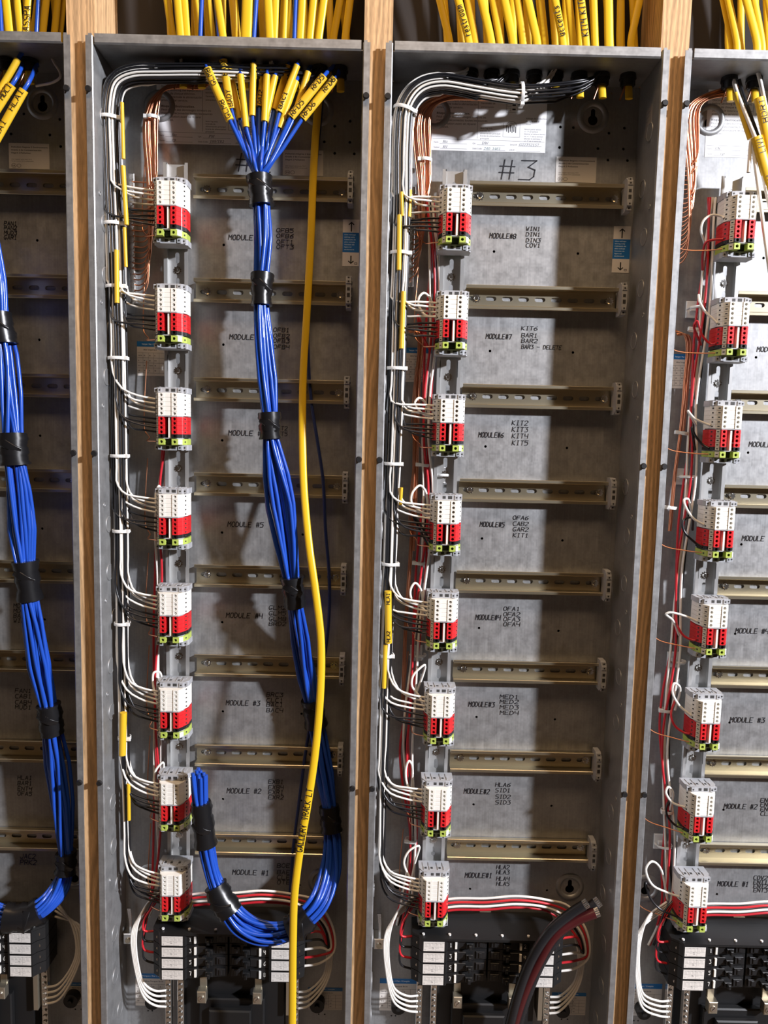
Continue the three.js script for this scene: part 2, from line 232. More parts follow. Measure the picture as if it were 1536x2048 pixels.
// ---------------------------------------------------------------- steel enclosures
const railY = [0.393, 0.2441, 0.098, -0.0455, -0.1878, -0.3303, -0.4774, -0.6255];
const blockY = k => 0.3072 - 0.1467 * k;
const screwHead = () => merge([cylz(0.0046, 0.003, 0, 0, 0.0032, 14, 0.0036), cylz(0.0019, 0.0034, 0, 0, 0, 8)]);
const encl = [], ROW = ['top', 'second', 'third', 'fourth', 'fifth', 'sixth', 'seventh', 'bottom'];
function enclosure(i) {
  const xs = (i - 2) * P, t = thing('steel_enclosure', ['open galvanized steel enclosure cut off by the left edge of the view', 'open galvanized steel enclosure holding the blue cable bundle and long yellow cable', 'open galvanized steel enclosure with #3 written inside', 'open galvanized steel enclosure cut off by the right edge of the view'][i], 'enclosure', V(xs, 0, 0));
  const W = P, holes = [];
  const rc = (px, py) => at(px, py, -DEP);                  // points read in the third panel, whose left stud stands at x = 0
  for (const [a, b, c, d] of [[988, 503, 1156, 507], [980, 702, 1146, 705], [971, 893, 1134, 896], [964, 1077, 1125, 1081], [958, 1256, 1117, 1262], [953, 1434, 1110, 1439], [947, 1609, 1103, 1612], [940, 1778, 1094, 1781]]) for (const p of [rc(a, b), rc(c, d)]) holes.push([p.x, p.y, 0.002]);
  for (const [a, b] of [[1223, 186], [1121, 254], [1147, 255], [1249, 256], [1218, 266], [1119, 295], [1196, 297], [1247, 298], [1216, 320], [1255, 321]]) { const p = rc(a, b); holes.push([p.x, p.y, 0.0021]); }
  for (const y of [-0.93, -0.96]) for (const x of [0.055, 0.062, 0.34, 0.35]) holes.push([x, y, 0.0013]);
  const ku = rc(1186, 234), kl = rc(1139.5, 1773), keys = [[ku.x, ku.y], [0.403 - ku.x, ku.y], [kl.x, kl.y], [0.403 - kl.x, kl.y]];
  for (const [x, y] of keys) holes.push([x, y, 'key']);
  mesh('back_panel', plate(GI, W - GI, BOT, 0.553, -DEP - 0.0014, -DEP, holes), M.zinc, t);
  for (const [x, y] of keys) mesh('keyhole_boss', new THREE.LatheGeometry([[0.0235, 0], [0.021, 0.0022], [0.0185, 0.0032], [0.016, 0.0022], [0.0145, 0.0003]].map(p => new THREE.Vector2(...p)), 36).rotateX(Math.PI / 2).translate(x, y, -DEP), M.zinc, t);
  const r = 0.0016, th = 0.0013;
  for (const s of [0, 1]) {
    const q = [[GI, -DEP], [GI, -0.0026], [GI - 0.0004, -0.001], [GI - 0.0016, 0], [GO, 0], [GO, -th], [GI - r, -th - 0.0004], [GI - th, -0.003], [GI - th, -DEP]];
    const pts = s ? q.map(p => [W - p[0], p[1]]).reverse() : q;
    mesh('side_wall', prismY(pts, BOT, TOP - 0.0025), M.zinc, t);
    // rounded upper corner of the lip
    const xo = s ? W - GO : GO, xi = s ? W - GI + 0.0015 : GI - 0.0015;
    mesh('lip_corner', prismX([[0, TOP - 0.0025], [-th, TOP - 0.0025], [-th, TOP], [0, TOP]], Math.min(xi, xo + (xi - xo) * 0.45), Math.max(xi, xo + (xi - xo) * 0.45)), M.zinc, t);
    for (const y of [0.4933, 0, -0.4898]) mesh('screw', screwHead().translate((xo + xi) / 2, y, 0), M.screwB, t);
    const wx = s ? W - GI : GI, dir = s ? -1 : 1;
    for (let k = 0; k < 21; k++) { const y = 0.47 - k * 0.072, z = -0.034 - 0.018 * (k % 3 === 1); if (k % 7 === 6) continue; mesh('knockout', new THREE.TorusGeometry(0.0115, 0.0011, 6, 28).rotateY(Math.PI / 2).translate(wx + dir * 0.0002, y, z), M.zinc, t); mesh('knockout_disc', new THREE.CylinderGeometry(0.0105, 0.0112, 0.0008, 24).rotateZ(Math.PI / 2).translate(wx + dir * 0.0004, y, z), M.zinc, t); }
    for (const y of railY) mesh('dimple', new THREE.TorusGeometry(0.0028, 0.0009, 5, 16).rotateY(Math.PI / 2).translate(wx + dir * 0.0003, y - 0.03, -0.017), M.zinc, t);
  }
  const tq = [[-DEP, 0.553], [-0.002, 0.553], [0, 0.555], [0, TOP], [-th, TOP], [-th, 0.5555], [-0.0025, 0.5543], [-DEP, 0.5543]];
  mesh('top_wall', prismX(tq, GI + 0.0022, W - GI - 0.0022), M.zinc, t);
  mesh('bottom_wall', bb(GI, W - GI, BOT - 0.0013, BOT, -DEP, 0), M.zinc, t);
  mesh('top_fold', prismX([[-DEP, 0.5543], [-0.004, 0.5543], [-0.004, 0.5556], [-DEP, 0.5556]], GI, W - GI), M.zinc, t);
  const z = -DEP + 0.0001;
  const stick = (n, m, [x0, y1], [x1, y0], l) => { const a = rc(x0, y1), b = rc(x1, y0); sticker(t, n, m, a.x, Math.min(b.x, 0.3855), b.y, a.y, z, l); };
  if (i) stick('instruction_label', ST.main[i], [866, 163], [1090, 306], 'white printed instruction label');
  stick('rating_label', ST.rate, [1113, 313], [1191, 366], 'small white printed label');
  stick('arrow_label', ST.arrow, [1228, 452], [1257, 546], 'blue and white label with two arrows');
  stick('torque_label', ST.table, [760, 1956], [835, 2022], 'printed table with blue heading');
  stick('torque_label', ST.table, [1104, 1984], [1170, 2030], 'printed table with blue heading');
  stick('torque_label', ST.table, [808, 695], [861, 765], 'printed table with blue heading');
  mesh('side_label', bb(W - GI - 0.0004, W - GI, 0.468, 0.506, -0.052, -0.03), ST.side, t);
  return encl[i] = t;
}
for (let i = 0; i < 4; i++) enclosure(i);
// writing on the back panels
function note(i, text, x0, x1, yb, h, lw = 1.15, m = M.ink) {
  const z = -DEP + 0.0005, a = at(x0, yb, z), b = at(x1, yb + (x1 - x0) * 0.024, z), u = at(x0, yb - h, z), xd = V(1, 0, 0), yd = V(0, 1, 0);
  const g = strokes(text, a, xd, yd, u.y - a.y, b.x - a.x, lw / 1.33 / 1000, 0.14, 0.16).translate(-(i - 2) * P, 0, 0);
  const o = mesh('handwriting', g, m, encl[i]); o.userData.label = `black marker writing ${text}`;
}
const notes = (i, L) => { for (const [mx0, mx1, my, mt, x0, x1, ys, ts, h = 7.6] of L) { if (mt) note(i, mt, mx0, mx1, my, 9.5, 1.4); ts.forEach((s, k) => note(i, s, x0, s.length > 6 ? x0 + (x1 - x0) * 2.55 : x1, ys[k], h)); } };
notes(2, [[979, 1031, 476, 'MODULE#8', 1052, 1080, [461, 472, 484, 494], ['WIN1', 'DIN1', 'DIN3', 'COV1']], [972, 1022, 677, 'MODULE#7', 1043, 1074, [660, 674, 685, 697], ['KIT6', 'BAR1', 'BAR2', 'BAR3 - DELETE']], [957, 1006, 874, 'MODULE#6', 1024, 1055, [850, 863, 876, 890], ['KIT2', 'KIT3', 'KIT4', 'KIT5'], 9], [960, 1008, 1053, 'MODULE#5', 1026, 1056, [1039, 1051, 1062, 1074], ['OFA6', 'CAB2', 'GAR2', 'KIT1']], [951, 1000, 1239, 'MODULE#4', 1007, 1039, [1221, 1232, 1242, 1252], ['OFA1', 'OFA2', 'OFA3', 'OFA4']], [937, 988, 1413, 'MODULE#3', 1000, 1036, [1397, 1407, 1418, 1429], ['MED1', 'MED2', 'MED3', 'MED4']], [928, 978, 1587, 'MODULE#2', 991, 1020, [1573, 1584, 1597, 1608], ['HLA6', 'SID1', 'SID2', 'SID3']], [930, 983, 1755, 'MODULE#1', 993, 1018, [1738, 1748, 1761, 1771], ['HLA2', 'HLA3', 'HLA4', 'HLA5']]]);
note(2, '#3', 996, 1066, 357, 38, 2.2);
notes(1, [[457, 530, 479, 'MODULE #8', 553, 586, [464, 475, 487, 497], ['OFB5', 'OFB6', 'OFT1', 'OFT3']], [459, 532, 678, 'MODULE #7', 547, 578, [663, 675, 685, 697], ['OFB1', 'OFB2', 'OFB3', 'OFB4']], [457, 530, 870, 'MODULE #6', 548, 574, [860, 871], ['OFT2', 'OFT5']], [455, 526, 1053, 'MODULE #5', 0, 0, [], []], [452, 524, 1235, 'MODULE #4', 538, 571, [1219, 1230, 1241, 1251], ['GLM2', 'GLM5', 'GLM8', 'BRD2']], [452, 519, 1410, 'MODULE #3', 533, 565, [1393, 1404, 1413, 1424], ['BRC3', 'CLC1', 'BAC1', 'BAC4']], [454, 521, 1586, 'MODULE #2', 537, 566, [1567, 1578, 1588, 1598], ['EXB1', 'EXB4', 'EXR1', 'EXR2']], [465, 537, 1749, 'MODULE #1', 554, 588, [1735, 1748, 1758, 1768], ['BOE1', 'BAE1', 'CLE1', 'OTE1']]]);
note(1, '#2', 470, 540, 342, 36, 2.2);
notes(0, [[0, 0, 0, '', 8, 33, [450, 459, 469, 478], ['PAN1', 'PAN2', 'MUD3', 'GAR1']], [0, 0, 0, '', 27, 56, [1215, 1225, 1235, 1245], ['MDC1', 'MDC2', 'BAR4', 'WIN2']], [0, 0, 0, '', 30, 62, [1385, 1396, 1408, 1418], ['FAN1', 'CAB1', 'CAB4', 'MUD1']], [0, 0, 0, '', 35, 63, [1559, 1570, 1581, 1591], ['HLA1', 'BAR1', 'ENT4', 'OFA5']]]);
note(0, 'JAC2', 40, 70, 1717, 9, 1.3, M.inkBlue); note(0, 'PRK2', 40, 72, 1729, 9, 1.3, M.inkBlue);
notes(3, [[1514, 1580, 703, 'MODULE #7', 0, 0, [], []], [1498, 1564, 893, 'MODULE #6', 0, 0, [], []], [1484, 1550, 1081, 'MODULE #5', 0, 0, [], []], [1471, 1536, 1266, 'MODULE #4', 0, 0, [], []], [1460, 1528, 1444, 'MODULE #3', 0, 0, [], []], [1448, 1513, 1617, 'MODULE #2', 1521, 1550, [1604, 1613, 1622, 1631], ['ENT5', 'ENT6', 'ENT7', 'CLA1']], [1435, 1496, 1772, 'MODULE #1', 1507, 1534, [1759, 1768, 1776, 1784], ['COV2', 'ENT1', 'ENT2', 'ENT3']]]);
// ---------------------------------------------------------------- mounting rails
function starScrew(x, y, z, s = 1) {
  const sh = new THREE.Shape(); for (let k = 0; k < 20; k++) { const r = (k % 2 ? 0.0068 : 0.0048) * s, a = k * Math.PI / 10; k ? sh.lineTo(r * Math.cos(a), r * Math.sin(a)) : sh.moveTo(r, 0); }
  return merge([new THREE.ExtrudeGeometry(sh, { depth: 0.0006, bevelEnabled: false }).translate(x, y, z), cylz(0.0038 * s, 0.0022, x, y, z + 0.0006, 14, 0.003 * s), bx(0.0046 * s, 0.0009, 0.0005, x, y, z + 0.0029), bx(0.0009, 0.0046 * s, 0.0005, x, y, z + 0.0029)]);
}
function endClamp(flip) {         // grey end stop, long side along x, thin along y, front at z 0.033
  const body = prismY([[-0.024, 0], [-0.024, 0.02], [-0.019, 0.029], [-0.012, 0.031], [0.012, 0.031], [0.019, 0.029], [0.024, 0.02], [0.024, 0]], 0, 0.008);
  const g = [body];
  for (const [x, z] of [[-0.0205, 0.0265], [-0.0145, 0.03], [0.0145, 0.03], [0.0205, 0.0265]]) g.push(bb(x - 0.0026, x + 0.0026, 0.0008, 0.0072, z - 0.001, z + 0.0022));
  for (const x of [-0.018, -0.009, 0.004, 0.013]) g.push(bb(x, x + 0.005, 0.008, 0.0088, 0.006, 0.016), bb(x + 0.001, x + 0.0022, 0.008, 0.009, 0.017, 0.026));
  const d = [];
  for (const [x, z] of [[-0.0205, 0.0287], [-0.0145, 0.0322], [0.0145, 0.0322], [0.0205, 0.0287]]) d.push(cylz(0.0013, 0.0003, x, 0.004, z, 8));
  d.push(bb(-0.006, -0.0015, 0.002, 0.006, 0.031, 0.0312), bb(0.002, 0.008, 0.0018, 0.0062, 0.031, 0.0312));
  for (const x of [-0.0155, -0.006, 0.0065]) d.push(bb(x, x + 0.0035, 0.008, 0.0083, 0.018, 0.0225));
  if (flip) for (const h of [...g, ...d]) h.translate(0, -0.008, 0);
  return [merge(g), merge(d)];
}
const RX0 = 0.138, RX1 = 0.3655, RW = -DEP + 0.0014;       // rail web
const rails = [];
{
  const t = thing('mounting_rail', 'x', 'rail', V(0, 0, 0));
  const slots = []; for (let k = 0; k < 9; k++) slots.push([RX0 + 0.0145 + k * 0.0247, 0, 0.0048, 0.0032]);
  const parts = [plate(RX0, RX1, -0.0125, 0.0125, 0, 0.001, slots)];
  for (const s of [1, -1]) parts.push(bb(RX0, RX1, s > 0 ? 0.0125 : -0.0135, s > 0 ? 0.0135 : -0.0125, 0, 0.0145), prismX(s > 0 ? [[0.0145, 0.0125], [0.0155, 0.0133], [0.0155, 0.0172], [0.0148, 0.0177], [0.0143, 0.0172], [0.0143, 0.0135]] : [[0.0145, -0.0125], [0.0143, -0.0135], [0.0143, -0.0172], [0.0148, -0.0177], [0.0155, -0.0172], [0.0155, -0.0133]], RX0, RX1));
  mesh('rail_profile', parts, M.rail, t);
  for (const x of [RX0 + 0.017, RX1 - 0.0095]) mesh('screw', starScrew(x, 0, 0.001), M.screwZ, t);
  const [b, d] = endClamp();
  for (const g of [b, d]) g.rotateZ(-Math.PI / 2).scale(1, 1, 0.8).translate(RX1, 0, 0.006);
  const e = mesh('end_stop', b, M.grey, t); mesh('end_stop_hole', d, M.hole, e);
  for (let i = 0; i < 4; i++) for (let k = 0; k < 8; k++) {
    const pos = V((i - 2) * P, railY[k], RW), lab = `horizontal slotted steel rail, ${ROW[k]} of the eight in the ${PN[i]}`;
    if (i === 0 && k === 0) { t.position.copy(pos); t.userData.label = lab; t.userData.group = 'horizontal mounting rails'; rails.push(t); } else rails.push(copy(t, pos, lab, 'horizontal mounting rails'));
  }
}
const VX = 0.1147, VW = -0.0705;                            // upright rail centre and web plane
{
  const t = thing('upright_rail', 'x', 'rail', V(0, 0, 0));
  const slots = [], scr = []; for (let k = -1; k < 8; k++) { const y = blockY(k); slots.push([0, y - 0.018, 0.005, 0.003, true], [0, y - 0.055, 0.005, 0.003, true]); scr.push(y - 0.036); }
  const y0 = -0.75, y1 = 0.422, parts = [plate(-0.0125, 0.0125, y0, y1, 0, 0.001, slots.filter(s => s[1] < y1 - 0.01 && s[1] > y0 + 0.01))];
  for (const s of [1, -1]) parts.push(bb(s > 0 ? 0.0125 : -0.0135, s > 0 ? 0.0135 : -0.0125, y0, y1, 0, 0.0095), bb(s > 0 ? 0.0125 : -0.0177, s > 0 ? 0.0177 : -0.0125, y0, y1, 0.0085, 0.0095));
  mesh('rail_profile', parts, M.railV, t);
  scr.forEach((y, k) => { if (y < y1 - 0.02 && y > y0) mesh('screw', starScrew(0, y, 0.001, 0.95), M.screwZ, t); });
  for (let k = 0; k < 4; k++) mesh('standoff', bb(-0.01, 0.01, 0.36 - k * 0.33, 0.38 - k * 0.33, -0.0165, 0), M.railV, t);
  [3, 2, 1].forEach((i, n) => { const pos = V((i - 2) * P + VX, 0, VW), lab = `upright silver rail carrying the terminal blocks, ${PN[i]}`; if (!n) { t.position.copy(pos); t.userData.label = lab; t.userData.group = 'upright rails'; } else copy(t, pos, lab, 'upright rails'); });
}
// ---------------------------------------------------------------- terminal blocks
const mm = v => v / 1000;
const halfP = [[13.6, 43], [13.6, 45.2], [18.4, 38.2], [17.6, 37], [19, 36], [23, 26.5], [23, 6], [20.5, 4], [20.5, -1]];
function slice(y0, y1, notch, H = 46.5) {
  const right = halfP.map(p => [mm(p[0]), mm(p[1])]), left = right.map(p => [-p[0], p[1]]).reverse();
  const mid = notch ? [[mm(5.4), mm(43)], [mm(5.4), mm(26)], [mm(-5.4), mm(26)], [mm(-5.4), mm(43)]] : [];
  const pts = [...right.slice().reverse(), ...mid, ...left.slice().reverse()];
  const e = 0.00012, g = [prismY(pts, y0 + e, y1 - e)], c = (y0 + y1) / 2;
  for (const s of [-1, 1]) g.push(plate(s * 0.0095 - 0.0041, s * 0.0095 + 0.0041, y0 + e, y1 - e, mm(43), mm(H), [[s * 0.0095, c, 0.0021]]));
  return g;
}
const block0 = (() => {
  const t = thing('terminal_block', 'x', 'terminal block', V(0, 0, 0));
  const scrw = (y, s) => merge([cylz(0.0021, 0.0004, s * 0.0095, y, mm(43), 10), bx(0.0034, 0.0006, 0.0003, s * 0.0095, y, mm(43.6))]);
  const entry = (y, s) => bx(0.0026, 0.0019, 0.0006, 0, 0, 0).rotateY(s * 1.17).translate(s * 0.0212, y, mm(31.2));
  const marker = (y0, y1) => merge([bx(0.0064, y1 - y0 - 0.0006, 0.0007, 0, 0, 0).rotateY(-0.97).translate(-0.0163, (y0 + y1) / 2, mm(42.1))]);
  const print = (y0, y1) => merge([bx(0.0034, 0.0014, 0.0002, 0, 0, 0.0004).rotateY(-0.97).translate(-0.0163, (y0 + y1) / 2, mm(42.1))]);
  const add = (name, y0, y1, m, notch, dark) => {
    const o = mesh(name, slice(y0, y1, notch), m, t), c = (y0 + y1) / 2;
    for (const s of [-1, 1]) mesh('clamp_screw', scrw(c, s), dark ? M.hole : M.screwZ, o); for (const s of [-1, 1]) mesh('wire_entry', entry(c, s), M.hole, o); const k = mesh('marker', marker(y0, y1), M.beige, o); mesh('marker_print', print(y0, y1), M.ink, o);
    return o;
  };
  for (let k = 0; k < 5; k++) { const y0 = 0.0422 + k * 0.00656, o = add('white_terminal', y0, y0 + 0.00656, M.white, false, false); mesh('centre_tag', rb(-0.0053, 0.0053, y0 + 0.0001, y0 + 0.0065, mm(42.5), mm(45.6), 0.0004), M.white, o); }
  mesh('partition', prismY([[-0.019, 0], [-0.019, 0.037], [-0.0135, 0.0468], [0.0135, 0.0468], [0.019, 0.037], [0.019, 0]], 0.0409, 0.0421), M.grey, t);
  for (let k = 0; k < 4; k++) { const y0 = 0.0157 + k * 0.0063; add('red_terminal', y0, y0 + 0.0063, M.red, true, true); }
  add('black_terminal', 0.0106, 0.0157, M.blackP, true, true);
  mesh('jumper_bed', bb(-0.0053, 0.0053, 0.0106, 0.0408, mm(25), mm(30)), M.blackP, t);
  mesh('jumper_bar', rb(-0.0002, 0.0036, 0.0104, 0.0406, mm(30), mm(44.5), 0.0004), M.white, t);
  mesh('partition', prismY([[-0.019, 0], [-0.019, 0.036], [-0.013, 0.044], [0.013, 0.044], [0.019, 0.036], [0.019, 0]], 0.0093, 0.0105), M.grey, t);
  const gr = add('ground_terminal', 0.0004, 0.0092, M.green, true, true);
  mesh('ground_bed', bb(-0.0053, 0.0053, 0.0012, 0.0084, mm(25), mm(36)), M.blackP, gr);
  mesh('name_tile', bx(0.0076, 0.0076, 0.001, 0, 0, 0).rotateY(0.97).translate(0.0165, 0.0048, mm(42.2)), M.tie, gr);
  for (const f of [0, 1]) { const [b, d] = endClamp(f); for (const g of [b, d]) { if (f) g.rotateY(0); g.translate(0, f ? 0.0003 : 0.0752, 0.004); } const e = mesh('end_clamp', b, M.grey, t); mesh('end_clamp_slot', d, M.hole, e); }
  return t;
})();
const BZ = VW + 0.0095;
let firstBlock = true;
for (const i of [1, 2, 3]) for (let k = 0; k < 8; k++) {
  const pos = V((i - 2) * P + VX, blockY(k), BZ), lab = `white, red and green terminal block, ${ROW[k]} of the eight in the ${PN[i]}`;
  if (firstBlock) { firstBlock = false; block0.position.copy(pos); block0.userData.label = lab; block0.userData.group = 'terminal blocks'; } else copy(block0, pos, lab, 'terminal blocks');
}
// ---------------------------------------------------------------- breakers and their bases
const BRY = -0.7435, BRP = 0.0188, BF = -0.0155;
function breaker(side) {          // body spans x 0.083..0.2008 (side 1) or mirrored about 0.2015
  const mx = x => side > 0 ? x : 0.403 - x, t = thing('circuit_breaker', 'x', 'breaker', V(0, 0, 0)), y0 = -BRP + 0.0007, y1 = -0.0004;
  const q = [[0.083, -0.07], [0.083, -0.03], [0.0935, -0.0225], [0.098, BF - 0.0006], [0.1355, BF - 0.0006], [0.138, -0.021], [0.1495, -0.021], [0.163, -0.024], [0.2, -0.027], [0.2008, -0.07]].map(p => [mx(p[0]), p[1]]);
  mesh('body', prismY(side > 0 ? q : q.reverse(), y0, y1), M.blackBody, t);
  const box = (a, b, c, d, e, f, r) => rb(Math.min(mx(a), mx(b)), Math.max(mx(a), mx(b)), c, d, e, f, r);
  mesh('spec_label', bb(Math.min(mx(0.1), mx(0.1325)), Math.max(mx(0.1), mx(0.1325)), y0 + 0.0012, y1 - 0.0012, BF - 0.0007, BF - 0.0002), ST.spec, t);
  mesh('indicator', box(0.1492, 0.1526, y0 + 0.003, y1 - 0.003, -0.022, -0.0185, 0.0003), M.white, t);
  mesh('toggle_housing', [box(0.1535, 0.167, y0 + 0.0022, y1 - 0.0022, -0.027, -0.0212, 0.0008), box(0.167, 0.178, y0 + 0.0046, y1 - 0.0046, -0.027, -0.0175, 0.001)], M.blackBody, t);
  mesh('toggle', box(0.1705, 0.1745, y0 + 0.0052, y1 - 0.0052, -0.019, -0.012, 0.0007), M.blackBody, t);
  mesh('button', [box(0.183, 0.1965, y0 + 0.003, y1 - 0.003, -0.028, -0.0235, 0.0006), box(0.1875, 0.192, y0 + 0.0048, y1 - 0.0048, -0.0245, -0.0222, 0.0004)], M.blackP, t);
  mesh('clamp_screw', cylz(0.0026, 0.0015, mx(0.0915), (y0 + y1) / 2, -0.0262, 12), M.screwZ, t);
  return t;
}
{
  const L = breaker(1), Rr = breaker(-1); let fl = true, fr = true;
  for (let i = 0; i < 4; i++) for (let k = 0; k < 4; k++) for (const s of [1, -1]) {
    if (i === 0 && s > 0) continue;
    const n = k * 2 + (s > 0 ? 1 : 2), pos = V((i - 2) * P, BRY - k * BRP, 0), lab = `black breaker with white sticker, ${['top', 'second', 'third', 'bottom'][k]} in the ${s > 0 ? 'left' : 'right'} column, ${PN[i]}`; let o;
    if (s > 0 && fl) { fl = false; o = L; o.position.copy(pos); o.userData.label = lab; o.userData.group = 'circuit breakers'; } else if (s < 0 && fr) { fr = false; o = Rr; o.position.copy(pos); o.userData.label = lab; o.userData.group = 'circuit breakers'; } else o = copy(s > 0 ? L : Rr, pos, lab, 'circuit breakers');
    for (const ch of o.children.filter(c => c.name === 'number')) o.remove(ch);
    mesh('number', strokes(String(n), V(s > 0 ? 0.1418 : 0.403 - 0.1452, -0.0128, -0.0206), V(1, 0, 0), V(0, 1, 0), 0.0062, 0.0034, 0.0009, 0, 0), M.white, o);
  }
}
function busBase(i) {
  const t = thing('bus_base', `black breaker base with tan lugs and silver screw bars, ${PN[i]}`, 'breaker base', V((i - 2) * P, -0.9, -DEP));
  const z = v => v + DEP, y = v => v + 0.9;
  mesh('base', [bb(0.118, 0.285, y(-1.03), y(BRY - 0.01), 0.004, 0.03), rb(0.15, 0.255, y(-1.03), y(-0.872), 0.03, 0.042, 0.002), rb(0.168, 0.235, y(-0.99), y(-0.885), 0.042, 0.052, 0.002)], M.blackBody, t);
  mesh('cover', prismY([[0.083, 0.02], [0.083, 0.058], [0.0935, 0.066], [0.098, 0.073], [0.305, 0.073], [0.3095, 0.066], [0.32, 0.058], [0.32, 0.02]].map(p => [p[0] + 0, p[1]]), y(BRY) + 0.0002, y(BRY) + 0.004), M.blackBody, t);
  mesh('cover_back', bb(0.09, 0.313, y(BRY - 0.075), y(BRY) + 0.0035, 0.002, 0.019), M.blackBody, t);
  for (let k = 0; k < 6; k++) mesh('rivet', cylz(0.0022, 0.002, 0, 0, 0, 10).rotateX(-Math.PI / 2).translate(0.1 + k * 0.041, y(BRY) + 0.0045, 0.064), M.tie, t);
  for (const x of [0.158, 0.246]) { const l = mesh('lug', [rb(x - 0.007, x + 0.007, y(-0.868), y(-0.848), 0.044, 0.058, 0.001), rb(x - 0.0055, x + 0.0055, y(-0.85), y(-0.825), 0.04, 0.046, 0.0006)], M.brass, t); mesh('lug_screw', [cylz(0.0046, 0.0012, x, y(-0.859), 0.058, 16), bx(0.007, 0.001, 0.0008, 0, 0, 0).rotateZ(0.8).translate(x, y(-0.859), 0.0596)], M.screwZ, l); }
  for (const [x, zz] of [[0.0985, 0.03], [0.121, 0.04], [0.305, 0.03]]) {
    const b = mesh('neutral_bar', rb(x - 0.005, x + 0.005, y(-1.03), y(-0.824), zz - 0.006, zz + 0.004, 0.0006), M.screwZ, t);
    for (let k = 0; k < 20; k++) mesh('bar_screw', [cylz(0.0036, 0.0024, x, y(-0.83) - k * 0.0095, zz + 0.004, 9), bx(0.006, 0.0009, 0.0006, 0, 0, 0).rotateZ(k * 0.9).translate(x, y(-0.83) - k * 0.0095, zz + 0.0066)], M.screwZ, b);
  }
  for (const x of [0.066, 0.338]) mesh('foot_knob', [cylz(0.012, 0.014, x, y(-0.905), 0, 18), cylz(0.004, 0.004, x, y(-0.905), 0.014, 10)], M.blackBody, t);
  mesh('strap', prismY([[0.29, 0.01], [0.29, 0.04], [0.297, 0.04], [0.297, 0.01]], y(-0.9), y(-0.83)), M.brass, t);
  return t;
}
for (let i = 0; i < 4; i++) busBase(i);
// ---------------------------------------------------------------- wires
const pxPath = L => L.map(([x, y, z]) => at(x, y, z));
function wire(name, label, cat, group, pts, r, m, seg, sides = 7, caps = false) {
  let len = 0; for (let i = 1; i < pts.length; i++) len += pts[i].distanceTo(pts[i - 1]);
  const o = mesh(name, sweep(pts, r, seg || Math.max(10, Math.round(len / 0.012)), sides, caps), m); return tag(o, label, cat, group);
}
function tieRing(c, T, rx, rz, label, cat = 'cable tie', wide = 0.0023) {       // band round a bundle with its small head
  const t = thing('cable_tie', label, cat, c.clone()), pts = [], n = V().crossVectors(V(0, 0, 1), T).normalize(); const P_ = [], N_ = [], I_ = [], U_ = [];
  const K = 28; for (let k = 0; k <= K; k++) { const a = 2 * Math.PI * k / K, d = n.clone().multiplyScalar(Math.cos(a)).add(V(0, 0, Math.sin(a))); for (const [s, e] of [[-1, 0], [-1, 1], [1, 1], [1, 0], [-1, 0]]) { const p = n.clone().multiplyScalar(Math.cos(a) * (rx + e * 0.0012)).add(V(0, 0, Math.sin(a) * (rz + e * 0.0012))).addScaledVector(T, s * wide); P_.push(p.x, p.y, p.z); N_.push(d.x, d.y, d.z); U_.push(0, 0); } }
  for (let k = 0; k < K; k++) for (let j = 0; j < 4; j++) { const a = k * 5 + j; I_.push(a, a + 5, a + 1, a + 1, a + 5, a + 6); }
  const g = new THREE.BufferGeometry(); g.setAttribute('position', new THREE.Float32BufferAttribute(P_, 3)); g.setAttribute('uv', new THREE.Float32BufferAttribute(U_, 2)); g.setIndex(I_); g.computeVertexNormals();
  mesh('strap', g, M.tie, t);
  mesh('head', rb(-0.003, 0.003, -0.0028, 0.0028, 0, 0.0045, 0.0005).rotateZ(Math.atan2(n.y, n.x)).translate(n.x * rx * 0.92, n.y * rx * 0.92, rz * 0.4), M.tie, t);
  return t;
}
